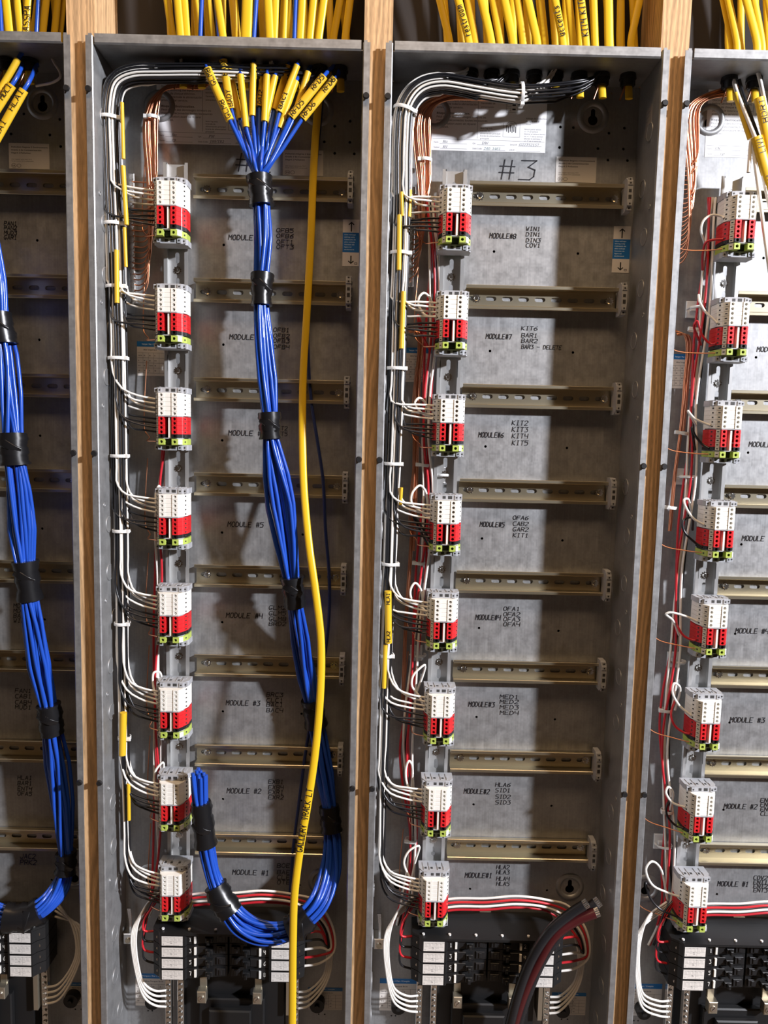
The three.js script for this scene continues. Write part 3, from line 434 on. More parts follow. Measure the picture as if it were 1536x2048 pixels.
// the white and black feed bundle of a panel: wires leave it row by row
function feedBundle(i, path, clamps, leave, pnote) {
  const base = pxPath(path), curve = new THREE.CatmullRomCurve3(base, false, 'centripetal'), NS = 90, S = [];
  for (let k = 0; k <= NS; k++) { const t = k / NS, p = curve.getPoint(t), T = curve.getTangent(t); S.push({ p, n: V().crossVectors(V(0, 0, 1), T).normalize() }); }
  let idx = 0; const order = [];
  for (let k = 7; k >= 0; k--) for (let j = 0; j < 8; j++) order.push([k, j]);     // inner places go to the lowest rows
  const xb = (i - 2) * P + VX - 0.0228;
  order.forEach(([k, j], q) => {
    const white = j % 2 === 0, row = j >> 1, rr = 0.0143 * Math.sqrt((q + 0.5) / 64), an = q * 2.39996 + 0.4, u = rr * Math.cos(an) + (rnd() - 0.5) * 0.0012, v = rr * 0.95 * Math.sin(an);
    const yT = white ? blockY(k) + 0.0422 + (4 - row - 0.35) * 0.00656 : blockY(k) + 0.0157 + (3.5 - row) * 0.0063;
    const yL = yT + leave(k, row, white), pts = [];
    const cl = clamps[(q * 5 + j) % clamps.length], c0 = at(cl[0], cl[1], -0.045);
    pts.push(c0.clone().add(V((rnd() - 0.5) * 0.006, 0.004, (rnd() - 0.5) * 0.02)), c0.clone().add(V((rnd() - 0.5) * 0.006 - 0.004, -0.012, (rnd() - 0.5) * 0.01)));
    let started = false;
    for (const s of S) {
      const p = s.p.clone().addScaledVector(s.n, u).add(V(0, 0, v));
      if (!started) { if (p.x < c0.x - 0.035) started = true; else continue; }
      if (p.y < yL && s.p.y < 0.45) break; pts.push(p);
    }
    const a = pts[pts.length - 1], dy = a.y - yT, e = V(xb, yT, BZ + 0.0285), dx = e.x - a.x;
    pts.push(V(a.x + dx * 0.22, yT + dy * 0.42 - 0.002, a.z + (e.z - a.z) * 0.2 + 0.004), V(a.x + dx * 0.6, yT + dy * 0.1 + 0.0005, a.z * 0.4 + e.z * 0.6 + 0.002), e);
    const simple = pts.filter((p, n) => n < 3 || n > pts.length - 5 || n % 2 === 0);
    wire(white ? 'white_wire' : 'black_wire', `${white ? 'white' : 'black'} wire from the side bundle into the ${ROW[k]} terminal block, ${PN[i]}`, 'wire', `${white ? 'white' : 'black'} feed wires of the ${PN[i]}`, simple, 0.00158, white ? M.wWhite : M.wBlack, null, 7);
  });
  return { curve, S };
}
const rAt = y => 0.0105 + 0.0055 * Math.max(0, Math.min(1, (y + 0.6) / 1.0));
const leaveB = (k, row, w) => (w ? 0.014 : 0.006) + k * 0.0026 + (w ? 0.002 * row : 0);
const bundleB = feedBundle(1, [[690, 146, -0.045], [560, 152, -0.04], [440, 148, -0.036], [330, 148, -0.036], [262, 152, -0.036], [233, 170, -0.038], [222, 215, -0.04], [223, 300, -0.042], [229, 450, -0.042], [233, 580, -0.042], [237, 717, -0.042], [240, 905, -0.042], [243, 1061, -0.042], [245, 1254, -0.042], [249, 1475, -0.042], [254, 1650, -0.042], [258, 1790, -0.042]], [[365, 128], [405, 128], [460, 128], [500, 130], [545, 130], [590, 132], [640, 132], [680, 134]], leaveB);
const leaveC = (k, row, w) => (w ? 0.002 : 0.001) + Math.max(0, k - 2) * 0.0045 + (w ? 0.002 * row : 0);
const bundleC = feedBundle(2, [[1270, 152, -0.045], [1170, 178, -0.042], [1037, 190, -0.036], [950, 178, -0.034], [880, 168, -0.034], [838, 180, -0.036], [812, 215, -0.038], [804, 290, -0.04], [803, 400, -0.042], [800, 507, -0.042], [796, 620, -0.042], [793, 742, -0.042], [786, 930, -0.042], [780, 1126, -0.042], [773, 1305, -0.042], [767, 1500, -0.042], [764, 1650, -0.042], [763, 1800, -0.042]], [[942, 124], [985, 126], [1025, 128], [1070, 130], [1112, 130], [1160, 132], [1205, 132], [1255, 126]], leaveC);
function tieAt(b, py, px, i, wpx, nth, horizontal) {
  const p = at(px, py, -0.042); let best = 0, bd = 1e9; for (let k = 0; k <= 200; k++) { const q = b.curve.getPoint(k / 200), d = horizontal ? Math.abs(q.x - p.x) + (q.y < 0.45 ? 9 : 0) : Math.abs(q.y - p.y) + (q.x > p.x + 0.06 ? 9 : 0); if (d < bd) { bd = d; best = k / 200; } }
  const c = b.curve.getPoint(best), T = b.curve.getTangent(best); tieRing(c, T, wpx / 1.36 / 2000 + 0.0008, wpx / 1.36 / 2000 + 0.001, `white cable tie, ${nth} on the black and white bundle, ${PN[i]}`);
}
const ord = ['first from the top', 'second from the top', 'third from the top', 'fourth from the top', 'fifth from the top', 'sixth from the top', 'seventh from the top', 'lowest'];
[[238, 225, 42], [451, 231, 40], [580, 234, 39], [717, 236, 36], [905, 239, 33], [1061, 242, 31], [1254, 245, 28], [1475, 249, 22]].forEach(([y, x, w], n) => tieAt(bundleB, y, x, 1, w, ord[n]));
[[223, 808, 42], [507, 800, 40], [742, 793, 36], [930, 786, 34], [1126, 780, 31], [1305, 773, 26]].forEach(([y, x, w], n) => tieAt(bundleC, y, x, 2, w, n === 5 ? 'lowest' : ord[n]));
tieAt(bundleC, 187, 1037, 2, 40, 'on the level run', true);
// yellow marker sleeves, with lettering where it can be read
function textOn(parent, text, p0, p1, h, lw, lift, flip, m = M.ink) {           // along p0 -> p1
  const xd = p1.clone().sub(p0), L = xd.length(); xd.normalize(); let yd = V().crossVectors(V(0, 0, 1), xd).normalize(); const o = p0.clone().addScaledVector(yd, -h / 2).add(V(0, 0, lift));
  const g = strokes(text, o, xd, yd, h, L, lw, 0.05, 0.2); g.translate(-parent.position.x, -parent.position.y, -parent.position.z); return mesh('lettering', g, m, parent);
}
function sleeve(label, group, a, b, r, texts = [], flat = 0) {
  const t = thing('marker_sleeve', label, 'cable marker', a.clone(), group), m = a.clone().lerp(b, 0.5);
  mesh('sleeve', sweep([a, m, b], () => flat ? [r * 1.42, r * 0.95] : [r, r], 8, 12, true).translate(-a.x, -a.y, -a.z), M.sleeve, t);
  for (const [s, f0, f1, h, rev] of texts) { let p0 = a.clone().lerp(b, f0), p1 = a.clone().lerp(b, f1); textOn(t, s, p0, p1, h, 0.0009, flat ? r * 0.95 + 0.0004 : r + 0.0003); }
  return t;
}
[[1, [[244, 205], [247, 318], 2.6, -0.026], 'upper right'], [1, [[246, 332], [253, 450], 3.4, -0.026], 'above the second tie'], [1, [[233, 500], [234, 606], 3.4, -0.0245], 'through the third tie'], [1, [[249, 455], [252, 534], 2.6, -0.029], 'right of the second tie'], [1, [[247, 1425], [245, 1510], 5.2, -0.03], 'through the lowest tie'], [1, [[257, 1568], [258, 1640], 2.8, -0.032], 'lowest of its bundle'],
  [2, [[803, 384], [805, 432], 2.4, -0.0255], 'short one at the MODULE #8 row'], [2, [[799, 430], [798, 540], 3.3, -0.0245], 'through the second tie'], [2, [[820, 380], [818, 434], 3, -0.034], 'right edge at the MODULE #8 row'], [2, [[807, 583], [803, 697], 3.4, -0.026], 'long one at the MODULE #7 row'], [2, [[771, 1290], [768, 1376], 3.2, -0.03], 'below the HLA2 sleeve'], [2, [[803, 975], [801, 1010], 2.4, -0.036], 'small one at the MODULE #5 row']
].forEach(([i, [a, b, r, z], w]) => sleeve(`blank yellow sleeve on the feed bundle, ${w}, ${PN[i]}`, 'yellow sleeves on the feed bundles', at(...a, z), at(...b, z), mm(r)));
sleeve('yellow sleeve lettered HLA1 and HLA2 on the feed bundle', 'yellow sleeves on the feed bundles', at(777, 1286, -0.026), at(776, 1182, -0.026), 0.0052, [['HLA2', 0.04, 0.24, 0.005], ['HLA1', 0.76, 0.97, 0.005]]);
// copper grounds
function copperRun(i, top, xs, x1, yTop, arcs, barX, zz) {
  const t = thing('ground_bar', `screw-studded metal ground bar at the left, ${PN[i]}`, 'ground bar', at(barX, arcs[0], -0.078));
  const y0 = at(barX, arcs[0], -0.07).y + 0.012, y1 = at(barX, arcs[arcs.length - 1], -0.07).y - 0.012, bxw = at(barX, (arcs[0] + arcs[arcs.length - 1]) / 2, -0.07).x - t.position.x;
  mesh('bar', rb(bxw - 0.004, bxw + 0.004, y1 - t.position.y, y0 - t.position.y, -0.008, 0.004, 0.0006), M.screwZ, t);
  for (let y = y0 - 0.006; y > y1; y -= 0.009) mesh('bar_screw', [cylz(0.0033, 0.002, bxw, y - t.position.y, 0.004, 9), bx(0.0055, 0.0009, 0.0005, bxw, y - t.position.y, 0.0062)], M.screwZ, t);
  arcs.forEach((py, k) => {
    const f = k / (arcs.length - 1), xo = xs + (x1 - xs) * (1 - f) + (rnd() - 0.5) * 3, z = zz + (rnd() - 0.5) * 0.012, pts = [];
    for (const q of top) pts.push(at(q[0] + (f - 0.5) * 26, q[1] - (f - 0.5) * 22, z)); 
    pts.push(at(xo + 6 * (0.5 - f), yTop, z), at(xo, (yTop + py) / 2, z), at(xo - 1, py - 24, z), at(xo - 8, py - 6, z), at(xo - 18, py + 2, z - 0.004), V(bxw + t.position.x, at(barX, py, -0.072).y, -0.074));
    wire('copper_wire', `bare copper wire curving onto the ground bar, ${PN[i]}`, 'wire', `bare copper wires of the ${PN[i]}`, pts, 0.0011, M.copper, 40, 6);
  });
}
const range = (a, b, n) => Array.from({ length: n }, (_, k) => a + (b - a) * k / (n - 1));
copperRun(1, [[420, 168], [340, 172]], 296, 315, 215, range(362, 590, 22), 262, -0.066);
copperRun(2, [[990, 190], [900, 192]], 838, 861, 222, range(388, 556, 18), 824, -0.066);
copperRun(3, [[1470, 180], [1430, 188]], 1375, 1398, 215, range(330, 525, 22), 1352, -0.062);
[[1, [[312, 190], [305, 236], 22]], [2, [[850, 321], [850, 321], 22]]].forEach(([i, [, c, w]]) => tieRing(at(c[0], c[1], -0.066), V(0, 1, 0), w / 1.36 / 2000 + 0.001, 0.009, `white cable tie around the bare copper wires, ${PN[i]}`));
// thin copper leads to the green terminals
[1, 2, 3].forEach(i => { for (let k = 0; k < 8; k++) { const xb = (i - 2) * P, y = blockY(k) + 0.0048, x0 = xb + (i === 3 ? 0.034 : 0.062); wire('ground_lead', `thin copper lead into the green terminal of the ${ROW[k]} block, ${PN[i]}`, 'wire', 'thin copper leads', [V(x0 + 0.004, y + 0.12, -0.076), V(x0, y + 0.05, -0.075), V(x0 + 0.002, y + 0.016, -0.07), V(x0 + 0.012, y + 0.005, -0.06), V(xb + 0.075, y + 0.0005, -0.045), V(xb + VX - 0.0225, y, BZ + 0.028)], 0.0009, M.copper, 26, 6); } });
[[2, [[836, 655], [833, 760], [830, 860], [828, 960], [822, 1090], [812, 1240], [806, 1400]]], [3, [[1372, 660], [1370, 760], [1362, 850], [1350, 940], [1340, 1050]]]].forEach(([i, L]) => { for (let k = 0; k < 5; k++) wire('copper_wire', `bare copper wire hanging beside the red and white wires, ${PN[i]}`, 'wire', `hanging copper wires of the ${PN[i]}`, [at(L[0][0] - 22 + k, L[0][1] + k * 2.5, -0.076), ...L.slice(0, L.length - (k > 2 ? 2 : 0)).map(([x, y]) => at(x - 3 + k * 2.4, y + 12, -0.074 + 0.0015 * (k % 2)))], 0.0011, M.copper, 34, 6); });
// red, white and black control wires beside the blocks
function control(i, L, cols, loops) {
  cols.forEach((c, k) => {
    const pts = L.slice(0, L.length - (k % 3 === 2 ? 1 : 0)).map(([x, y], q) => at(x + (k - (cols.length - 1) / 2) * 3.4 + 4 * Math.sin(q * 1.3 + k * 2), y, -0.07 + 0.0035 * (k % 3)));
    wire(`${c}_wire`, `long ${c} wire running up behind the terminal blocks, ${PN[i]}`, 'wire', `long ${c} wires behind the blocks of the ${PN[i]}`, pts, 0.0019, { red: M.wRed, white: M.wWhite, black: M.wBlack }[c], 90, 8);
  });
  for (const [c, k, pts] of loops) wire(`${c}_wire`, `${c} wire looping into the ${ROW[k]} terminal block, ${PN[i]}`, 'wire', 'looped control wires', pts.map(q => q.length === 3 ? at(...q) : V((i - 2) * P + VX - 0.0226, blockY(k) + q[0], BZ + 0.0285)), 0.0018, { red: M.wRed, white: M.wWhite, black: M.wBlack }[c], 36, 8);
}
control(2, [[858, 400], [864, 450], [868, 520], [867, 600], [862, 690], [855, 780], [852, 880], [856, 970], [852, 1050], [843, 1150], [834, 1250], [828, 1340], [818, 1430], [812, 1500], [818, 1580], [826, 1660], [822, 1740], [812, 1800], [798, 1850]], ['red', 'white', 'red', 'black', 'red', 'white'], [
  ['white', 1, [[868, 640, -0.066], [862, 600, -0.056], [848, 586, -0.05], [838, 595, -0.048], [838, 612, -0.048], [850, 630, -0.045], [0.0475]]], ['white', 2, [[860, 840, -0.066], [850, 805, -0.055], [838, 796, -0.05], [830, 806, -0.048], [842, 825, -0.046], [0.0475]]], ['white', 3, [[856, 1040, -0.066], [852, 985, -0.054], [840, 971, -0.05], [825, 985, -0.048], [823, 1005, -0.047], [840, 1022, -0.045], [0.0475]]],
  ['white', 4, [[846, 1240, -0.066], [842, 1180, -0.054], [830, 1166, -0.05], [821, 1180, -0.048], [824, 1200, -0.046], [845, 1216, -0.045], [0.0475]]], ['white', 5, [[828, 1400, -0.066], [850, 1330, -0.054], [838, 1338, -0.05], [826, 1352, -0.048], [824, 1372, -0.046], [838, 1392, -0.045], [0.0475]]], ['white', 6, [[820, 1610, -0.066], [824, 1530, -0.05], [818, 1522, -0.048], [812, 1536, -0.048], [815, 1570, -0.046], [835, 1595, -0.045], [0.0475]]], ['white', 7, [[815, 1800, -0.066], [830, 1725, -0.054], [838, 1692, -0.05], [818, 1702, -0.048], [808, 1725, -0.046], [820, 1755, -0.045], [0.0475]]],
  ['red', 1, [[860, 700, -0.066], [842, 665, -0.05], [835, 630, -0.05], [840, 640, -0.048], [848, 668, -0.046], [0.018]]], ['black', 3, [[856, 1090, -0.066], [840, 1060, -0.05], [826, 1030, -0.05], [838, 1045, -0.046], [0.0128]]]]);
control(3, [[1425, 395], [1422, 450], [1416, 520], [1408, 600], [1400, 680], [1392, 760], [1386, 830], [1384, 900], [1378, 970], [1368, 1050], [1360, 1130], [1355, 1220], [1350, 1300], [1338, 1380], [1330, 1450], [1330, 1520], [1335, 1590], [1338, 1660], [1336, 1730], [1334, 1800], [1320, 1850], [1305, 1890]], ['red', 'white', 'red', 'white', 'black', 'white'], [
  ['white', 0, [[1408, 520, -0.066], [1410, 490, -0.05], [1402, 460, -0.042], [1408, 440, -0.04], [1425, 430, -0.038], [1445, 434, -0.036], [0.047]]], ['white', 1, [[1397, 590, -0.062], [1400, 605, -0.045], [1412, 625, -0.04], [1425, 637, -0.036], [0.047]]], ['white', 2, [[1392, 850, -0.062], [1376, 822, -0.044], [1388, 836, -0.04], [1408, 846, -0.036], [0.047]]], ['white', 3, [[1382, 1020, -0.062], [1376, 998, -0.05], [1368, 1000, -0.044], [1372, 1015, -0.04], [1388, 1038, -0.036], [0.047]]], ['white', 4, [[1358, 1270, -0.062], [1345, 1240, -0.044], [1332, 1228, -0.042], [1340, 1225, -0.04], [1370, 1232, -0.036], [0.047]]], ['white', 5, [[1350, 1420, -0.062], [1360, 1375, -0.05], [1348, 1367, -0.044], [1345, 1385, -0.042], [1358, 1410, -0.038], [0.047]]], ['white', 6, [[1340, 1620, -0.062], [1346, 1585, -0.05], [1336, 1574, -0.044], [1332, 1585, -0.042], [1345, 1605, -0.038], [0.047]]], ['white', 7, [[1335, 1800, -0.062], [1320, 1735, -0.05], [1303, 1723, -0.044], [1292, 1738, -0.042], [1305, 1770, -0.04], [1335, 1785, -0.036], [0.047]]],
  ['red', 0, [[1405, 540, -0.066], [1406, 505, -0.05], [1412, 485, -0.042], [1425, 480, -0.038], [0.018]]], ['red', 1, [[1402, 690, -0.066], [1388, 650, -0.045], [1394, 642, -0.042], [1405, 672, -0.04], [1422, 688, -0.037], [0.018]]], ['black', 2, [[1390, 900, -0.062], [1384, 855, -0.045], [1390, 870, -0.042], [1404, 888, -0.038], [0.0132]]], ['black', 3, [[1385, 1060, -0.062], [1384, 1035, -0.048], [1366, 1042, -0.043], [1368, 1062, -0.041], [1390, 1085, -0.037], [0.0132]]], ['red', 4, [[1352, 1230, -0.062], [1355, 1252, -0.045], [1368, 1272, -0.04], [1385, 1280, -0.036], [0.018]]], ['red', 5, [[1350, 1400, -0.062], [1342, 1430, -0.045], [1350, 1452, -0.042], [1368, 1465, -0.037], [0.018]]], ['black', 6, [[1345, 1595, -0.062], [1334, 1610, -0.046], [1334, 1630, -0.043], [1350, 1650, -0.038], [0.0132]]], ['black', 7, [[1300, 1770, -0.06], [1292, 1765, -0.05], [1300, 1795, -0.044], [1320, 1818, -0.04], [0.0132]]]]);
control(1, [[330, 900], [322, 960], [316, 1050], [318, 1150], [316, 1250], [312, 1350], [312, 1450], [314, 1550], [316, 1640], [314, 1720], [305, 1790], [290, 1830], [272, 1860]], ['red', 'white', 'red', 'white'], [
  ['white', 3, [[318, 1040, -0.066], [322, 985, -0.054], [318, 972, -0.05], [312, 985, -0.046], [0.0475]]], ['white', 5, [[316, 1420, -0.066], [320, 1345, -0.05], [308, 1345, -0.046], [306, 1368, -0.045], [0.0475]]], ['white', 6, [[314, 1610, -0.066], [326, 1525, -0.05], [312, 1540, -0.046], [308, 1565, -0.045], [0.0475]]]]);
// adhesive tie mounts
function tieMount(px, py, i, where) { const c = at(px, py, -DEP); const t = thing('tie_mount', `square white adhesive tie mount ${where}, ${PN[i]}`, 'tie mount', c); mesh('pad', rb(-0.0095, 0.0095, -0.0125, 0.0125, 0.0002, 0.004, 0.0008), M.tie, t); mesh('bridge', rb(-0.0045, 0.0045, -0.003, 0.003, 0.004, 0.009, 0.001), M.tie, t); mesh('strap', sweep([V(-0.009, -0.001, 0.006), V(-0.0085, 0, 0.018), V(0, 0.001, 0.0255), V(0.011, 0.001, 0.023), V(0.015, 0, 0.012), V(0.012, 0, 0.006)], () => [0.0022, 0.0009], 16, 6), M.tie, t); }
[[1383, 620, 3, 'beside the second terminal block'], [1362, 953, 3, 'below the third terminal block'], [1345, 1318, 3, 'below the fifth terminal block'], [1318, 1681, 3, 'below the seventh terminal block'], [832, 1305, 2, 'below the fifth terminal block'], [878, 950, 2, 'below the third terminal block']].forEach(a => tieMount(...a));
[[1385, 660], [1358, 866], [1336, 1015], [1326, 1420], [1330, 1622]].forEach(([x, y], n) => tieRing(at(x + 4, y, -0.066), V(0.1, 1, 0).normalize(), 0.009, 0.007, `small white tie on the red and white wires, ${ord[n]}, rightmost panel`));
[[845, 930], [838, 1126], [822, 1680]].forEach(([x, y], n) => tieRing(at(x, y, -0.066), V(0.1, 1, 0).normalize(), 0.0085, 0.007, `small white tie on the red and white wires, ${ord[n]}, third panel`));
// level runs above the breakers and the side looms
for (const i of [1, 2, 3]) {
  const X = v => (i - 2) * P + v, cols = ['white', 'red', 'white', 'black', 'red'];
  cols.forEach((c, k) => { const y = -0.7 - k * 0.0042, z = -0.062 + 0.004 * (k % 3); wire(`${c}_wire`, `${c} wire in the level run above the breakers, ${PN[i]}`, 'wire', `level run above the breakers of the ${PN[i]}`, [V(X(0.105), y - 0.012, z), V(X(0.15), y - 0.003, z), V(X(0.2), y + 0.001, z + 0.004), V(X(0.25), y + 0.006, z + 0.004), V(X(0.3), y - 0.002, z), V(X(0.335), y - 0.012 - k * 0.004, z), V(X(0.362 - k * 0.003), y - 0.045, -0.05), V(X(0.366 - k * 0.003), y - 0.085 + k * 0.006, -0.044), V(X(0.345), -0.802 + k * 0.013, -0.04), V(X(0.318), -0.808 + k * 0.014, -0.04)], 0.0019, { red: M.wRed, white: M.wWhite, black: M.wBlack }[c], 70, 8); });
  for (let k = 0; k < 4; k++) wire('white_wire', `white wire curving into the right screw bar, ${PN[i]}`, 'wire', `neutral wires at the right screw bars`, [V(X(0.32), -0.73 - k * 0.006, -0.07), V(X(0.345 + k * 0.004), -0.76, -0.062), V(X(0.354 + k * 0.003), -0.8, -0.058), V(X(0.348 + k * 0.002), -0.836 - k * 0.004, -0.054), V(X(0.325), -0.858 - k * 0.009, -0.05), V(X(0.31), -0.862 - k * 0.0095, -0.052)], 0.0018, M.wWhite, 34, 7);
  for (let k = 0; k < 4; k++) { const o = i === 2 ? 0 : i === 3 ? -0.008 : 0.006; wire('white_wire', `white wire curving into the left screw bar, ${PN[i]}`, 'wire', 'neutral wires at the left screw bars', [V(X(0.085), -0.7 - k * 0.004, -0.06), V(X(0.06 + o - k * 0.003), -0.716 - k * 0.006, -0.046), V(X(0.047 + o - k * 0.0022), -0.755, -0.04), V(X(0.049 + o - k * 0.002), -0.81, -0.04), V(X(0.058 + o), -0.845 - k * 0.008, -0.042), V(X(0.08), -0.862 - k * 0.0085, -0.048), V(X(0.096), -0.864 - k * 0.0095, -0.052)], 0.0018, M.wWhite, 44, 7); }
  for (let k = 0; k < 4; k++) { const c = k % 2 ? 'black' : 'red'; wire(`${c}_wire`, `${c} wire bending into the ${['top', 'second', 'third', 'bottom'][k]} left breaker, ${PN[i]}`, 'wire', 'wires at the left breaker column', [V(X(0.1), -0.69, -0.058), V(X(0.082 - k * 0.002), -0.71, -0.046), V(X(0.066), -0.735 - k * 0.008, -0.038), V(X(0.066), -0.75 - k * 0.016, -0.036), V(X(0.086), -0.7535 - k * BRP, -0.04)], 0.0018, c === 'red' ? M.wRed : M.wBlack, 26, 7); }
  tieMount(...[[0, 0], [640, 1833], [970, 1825], [1476, 1846]][i].map((v, q) => i === 1 && q === 0 ? 470 : v), i, 'above the breakers');
}
// dim wires at the right of the leftmost panel
for (let k = 0; k < 4; k++) wire('white_wire', 'dim white wire beside the breakers, leftmost panel', 'wire', 'dim wires of the leftmost panel', [V(-2 * P + 0.32, -0.72 - k * 0.01, -0.065), V(-2 * P + 0.35 + k * 0.004, -0.76, -0.058), V(-2 * P + 0.356 + k * 0.003, -0.81, -0.055), V(-2 * P + 0.33, -0.855 - k * 0.009, -0.05), V(-2 * P + 0.308, -0.862 - k * 0.0095, -0.05)], 0.0018, M.wWhite, 30, 7);
wire('white_wire', 'grey-white wire bending in the dark upper corner of the leftmost panel', 'wire', null, pxPath([[98, 100, -0.05], [108, 125, -0.045], [120, 145, -0.042], [120, 155, -0.042], [105, 165, -0.045], [72, 172, -0.05]]), 0.0018, M.wWhite, 26, 8);
// ---------------------------------------------------------------- blue cable bundles
function blueBundle(i, path, starts, label, group, tapes, n, tailEnds) {
  // path: [px,py,z,halfWidthPx]
  const C0 = path.map(q => at(q[0], q[1], q[2])), cv = new THREE.CatmullRomCurve3(C0, false, 'centripetal'), K = path.length - 1, NS = K * 5;
  const hw = t => { const f = t * K, a = Math.min(K - 1, Math.floor(f)), e = f - a; return (path[a][3] * (1 - e) + path[a + 1][3] * e) / 1.36 / 1000; };
  const r = 0.0029;
  for (let k = 0; k < n; k++) {
    const rho = Math.sqrt((k + 0.6) / n), th = k * 2.39996 + 0.6, ph = rnd() * 6.28, w = 0.5 + rnd() * 0.6, pts = starts[k] ? [...starts[k]] : [];
    for (let s = 0; s <= NS; s++) {
      const t = s / NS, p = cv.getPoint(t), T = cv.getTangent(t), nn = V().crossVectors(V(0, 0, 1), T).normalize(), h = Math.max(0.003, hw(t) - r), a = th + 0.7 * Math.sin(t * K * 0.55 + ph) * w, rr = rho * (1 + 0.12 * Math.sin(t * K * 1.1 + ph * 2));
      if (s === 0 && starts[k]) continue; const zz = Math.min(h, 0.013);
      pts.push(p.addScaledVector(nn, h * rr * Math.cos(a)).add(V(0, 0, zz * rr * Math.sin(a))));
    }
    if (tailEnds) pts[pts.length - 1].y += (rnd() - 0.5) * 0.012;
    wire('blue_cable', Array.isArray(label) ? label[k] : label, 'cable', group, pts, r, M.blue, pts.length * 2 + 20, 8, true);
  }
  tapes.forEach(([t0, t1, lab]) => {
    const tp = thing('tape_wrap', lab, 'tape', cv.getPoint((t0 + t1) / 2)), pts = []; for (let s = 0; s <= 4; s++) pts.push(cv.getPoint(t0 + (t1 - t0) * s / 4).sub(tp.position));
    mesh('tape', sweep(pts, q => { const h = hw(t0 + (t1 - t0) * q) + 0.0022, j = 1 + 0.05 * Math.sin(q * 17 + t0 * 50); return [h * j, Math.min(h, 0.0155) * j]; }, 20, 18, true), M.tape, tp);
    const e = cv.getPoint(t0 + (t1 - t0) * 0.15).sub(tp.position), d = cv.getTangent(t0), s = V().crossVectors(V(0, 0, 1), d).normalize(), h = hw(t0) + 0.0022;
    mesh('tape_end', sweep([e.clone().addScaledVector(s, -h * 0.5).add(V(0, 0, Math.min(h, 0.0155) * 0.85)), e.clone().addScaledVector(s, h * 0.1).addScaledVector(d, 0.004).add(V(0, 0, Math.min(h, 0.0155) * 1.02)), e.clone().addScaledVector(s, h * 0.6).addScaledVector(d, 0.012).add(V(0, 0, Math.min(h, 0.0155) * 0.86))], () => [0.008, 0.0012], 10, 8), M.tape, tp);
  });
  return { cv, hw };
}
// fan of cables with marker sleeves, second panel: [bottom, top, text, flat]
const fanB = [[[460, 241], [414, 137], 'GLM8', 1], [[463, 218], [446, 120], 'BADY', 1], [[480, 238], [456, 130], '', 0], [[492, 255], [481, 150], '', 0], [[505, 232], [507, 128], '', 0], [[519, 213], [527, 140], 'DAI2', 0], [[529, 243], [534, 150], '', 0], [[530, 244], [550, 152], '', 0], [[548, 219], [577, 132], '', 0], [[559, 224], [594, 131], 'BAC1', 0], [[559, 256], [592, 162], '', 0], [[590, 230], [616, 144], '', 0], [[582, 234], [648, 152], 'RFD5', 1], [[605, 237], [670, 157], 'RFD6', 1]];
const clampB = [365, 402, 455, 495, 540, 590, 640, 680];
const fanZ = k => -0.022 - 0.006 * (k % 3);
const startsB = fanB.map(([b, t], k) => { const z = fanZ(k), cx = clampB[Math.min(7, Math.max(0, Math.round((t[0] - 365) / 42)))]; return [at(cx, 120, -0.05), at(t[0] + (t[0] - b[0]) * 0.1, t[1] - 8, z - 0.012), at(t[0], t[1], z), ...[0.25, 0.5, 0.75].map(f => at(t[0] + (b[0] - t[0]) * f, t[1] + (b[1] - t[1]) * f, z)), at(...b, z), at(b[0] * 0.5 + 260 + (k - 7) * 0.6, 296, -0.025), at(520 + (k - 6.5) * 2.2, 340, -0.028 + 0.003 * (k % 4))]; });
for (let k = 0; k < 4; k++) startsB.push([at(500 + k * 14, 150, -0.046), at(503 + k * 11, 200, -0.04), at(510 + k * 6, 280, -0.036), at(515 + k * 3, 340, -0.036)]);
const pathB = [[518, 352, -0.03, 21], [521, 385, -0.03, 20], [524, 420, -0.03, 20], [527, 480, -0.03, 22], [525, 550, -0.028, 19], [523, 605, -0.026, 16], [527, 680, -0.024, 21], [533, 760, -0.022, 24], [539, 830, -0.02, 19], [541, 875, -0.02, 18], [552, 950, -0.02, 28], [563, 1010, -0.02, 31], [575, 1090, -0.02, 26], [584, 1160, -0.022, 19], [589, 1200, -0.024, 18], [602, 1280, -0.042, 25], [614, 1350, -0.055, 24], [624, 1405, -0.063, 18], [636, 1470, -0.066, 22], [648, 1550, -0.066, 25], [659, 1622, -0.062, 18], [664, 1690, -0.05, 21], [660, 1750, -0.028, 24], [640, 1805, 0.0, 24], [606, 1842, 0.012, 24], [575, 1862, 0.015, 25], [525, 1866, 0.015, 28], [480, 1846, 0.012, 27], [447, 1803, 0.006, 22], [428, 1762, 0.0, 20], [415, 1710, -0.004, 20], [406, 1640, -0.006, 18], [401, 1600, -0.006, 18], [397, 1548, -0.006, 18]];
const fanNames = ['leftmost, lettered GLM8', 'lettered BADY', 'third from the left', 'fourth from the left', 'upright one in the middle', 'short one lettered DAI2', 'seventh from the left', 'eighth from the left', 'ninth from the left', 'lettered BAC1', 'lowest on the right half', 'short one left of RFD5', 'lettered RFD5', 'lettered RFD6'];
const bB = blueBundle(1, pathB, startsB, Array.from({ length: 18 }, (_, k) => fanNames[k] ? `blue bundle cable with the yellow sleeve ${fanNames[k]}, second panel` : 'blue cable without a sleeve in the taped bundle of the second panel'), 'blue cables of the second panel', [], 18, true);
const tOf = (cv, py, lo, hi, px) => { let b = lo, d = 1e9; for (let k = 0; k <= 300; k++) { const t = lo + (hi - lo) * k / 300, q = cv.getPoint(t).project(camera), X = (q.x + 1) * 768, Y = (1 - q.y) * 1024, e = Math.abs(Y - py) + (px !== undefined ? Math.abs(X - px) : 0); if (e < d) { d = e; b = t; } } return b; };
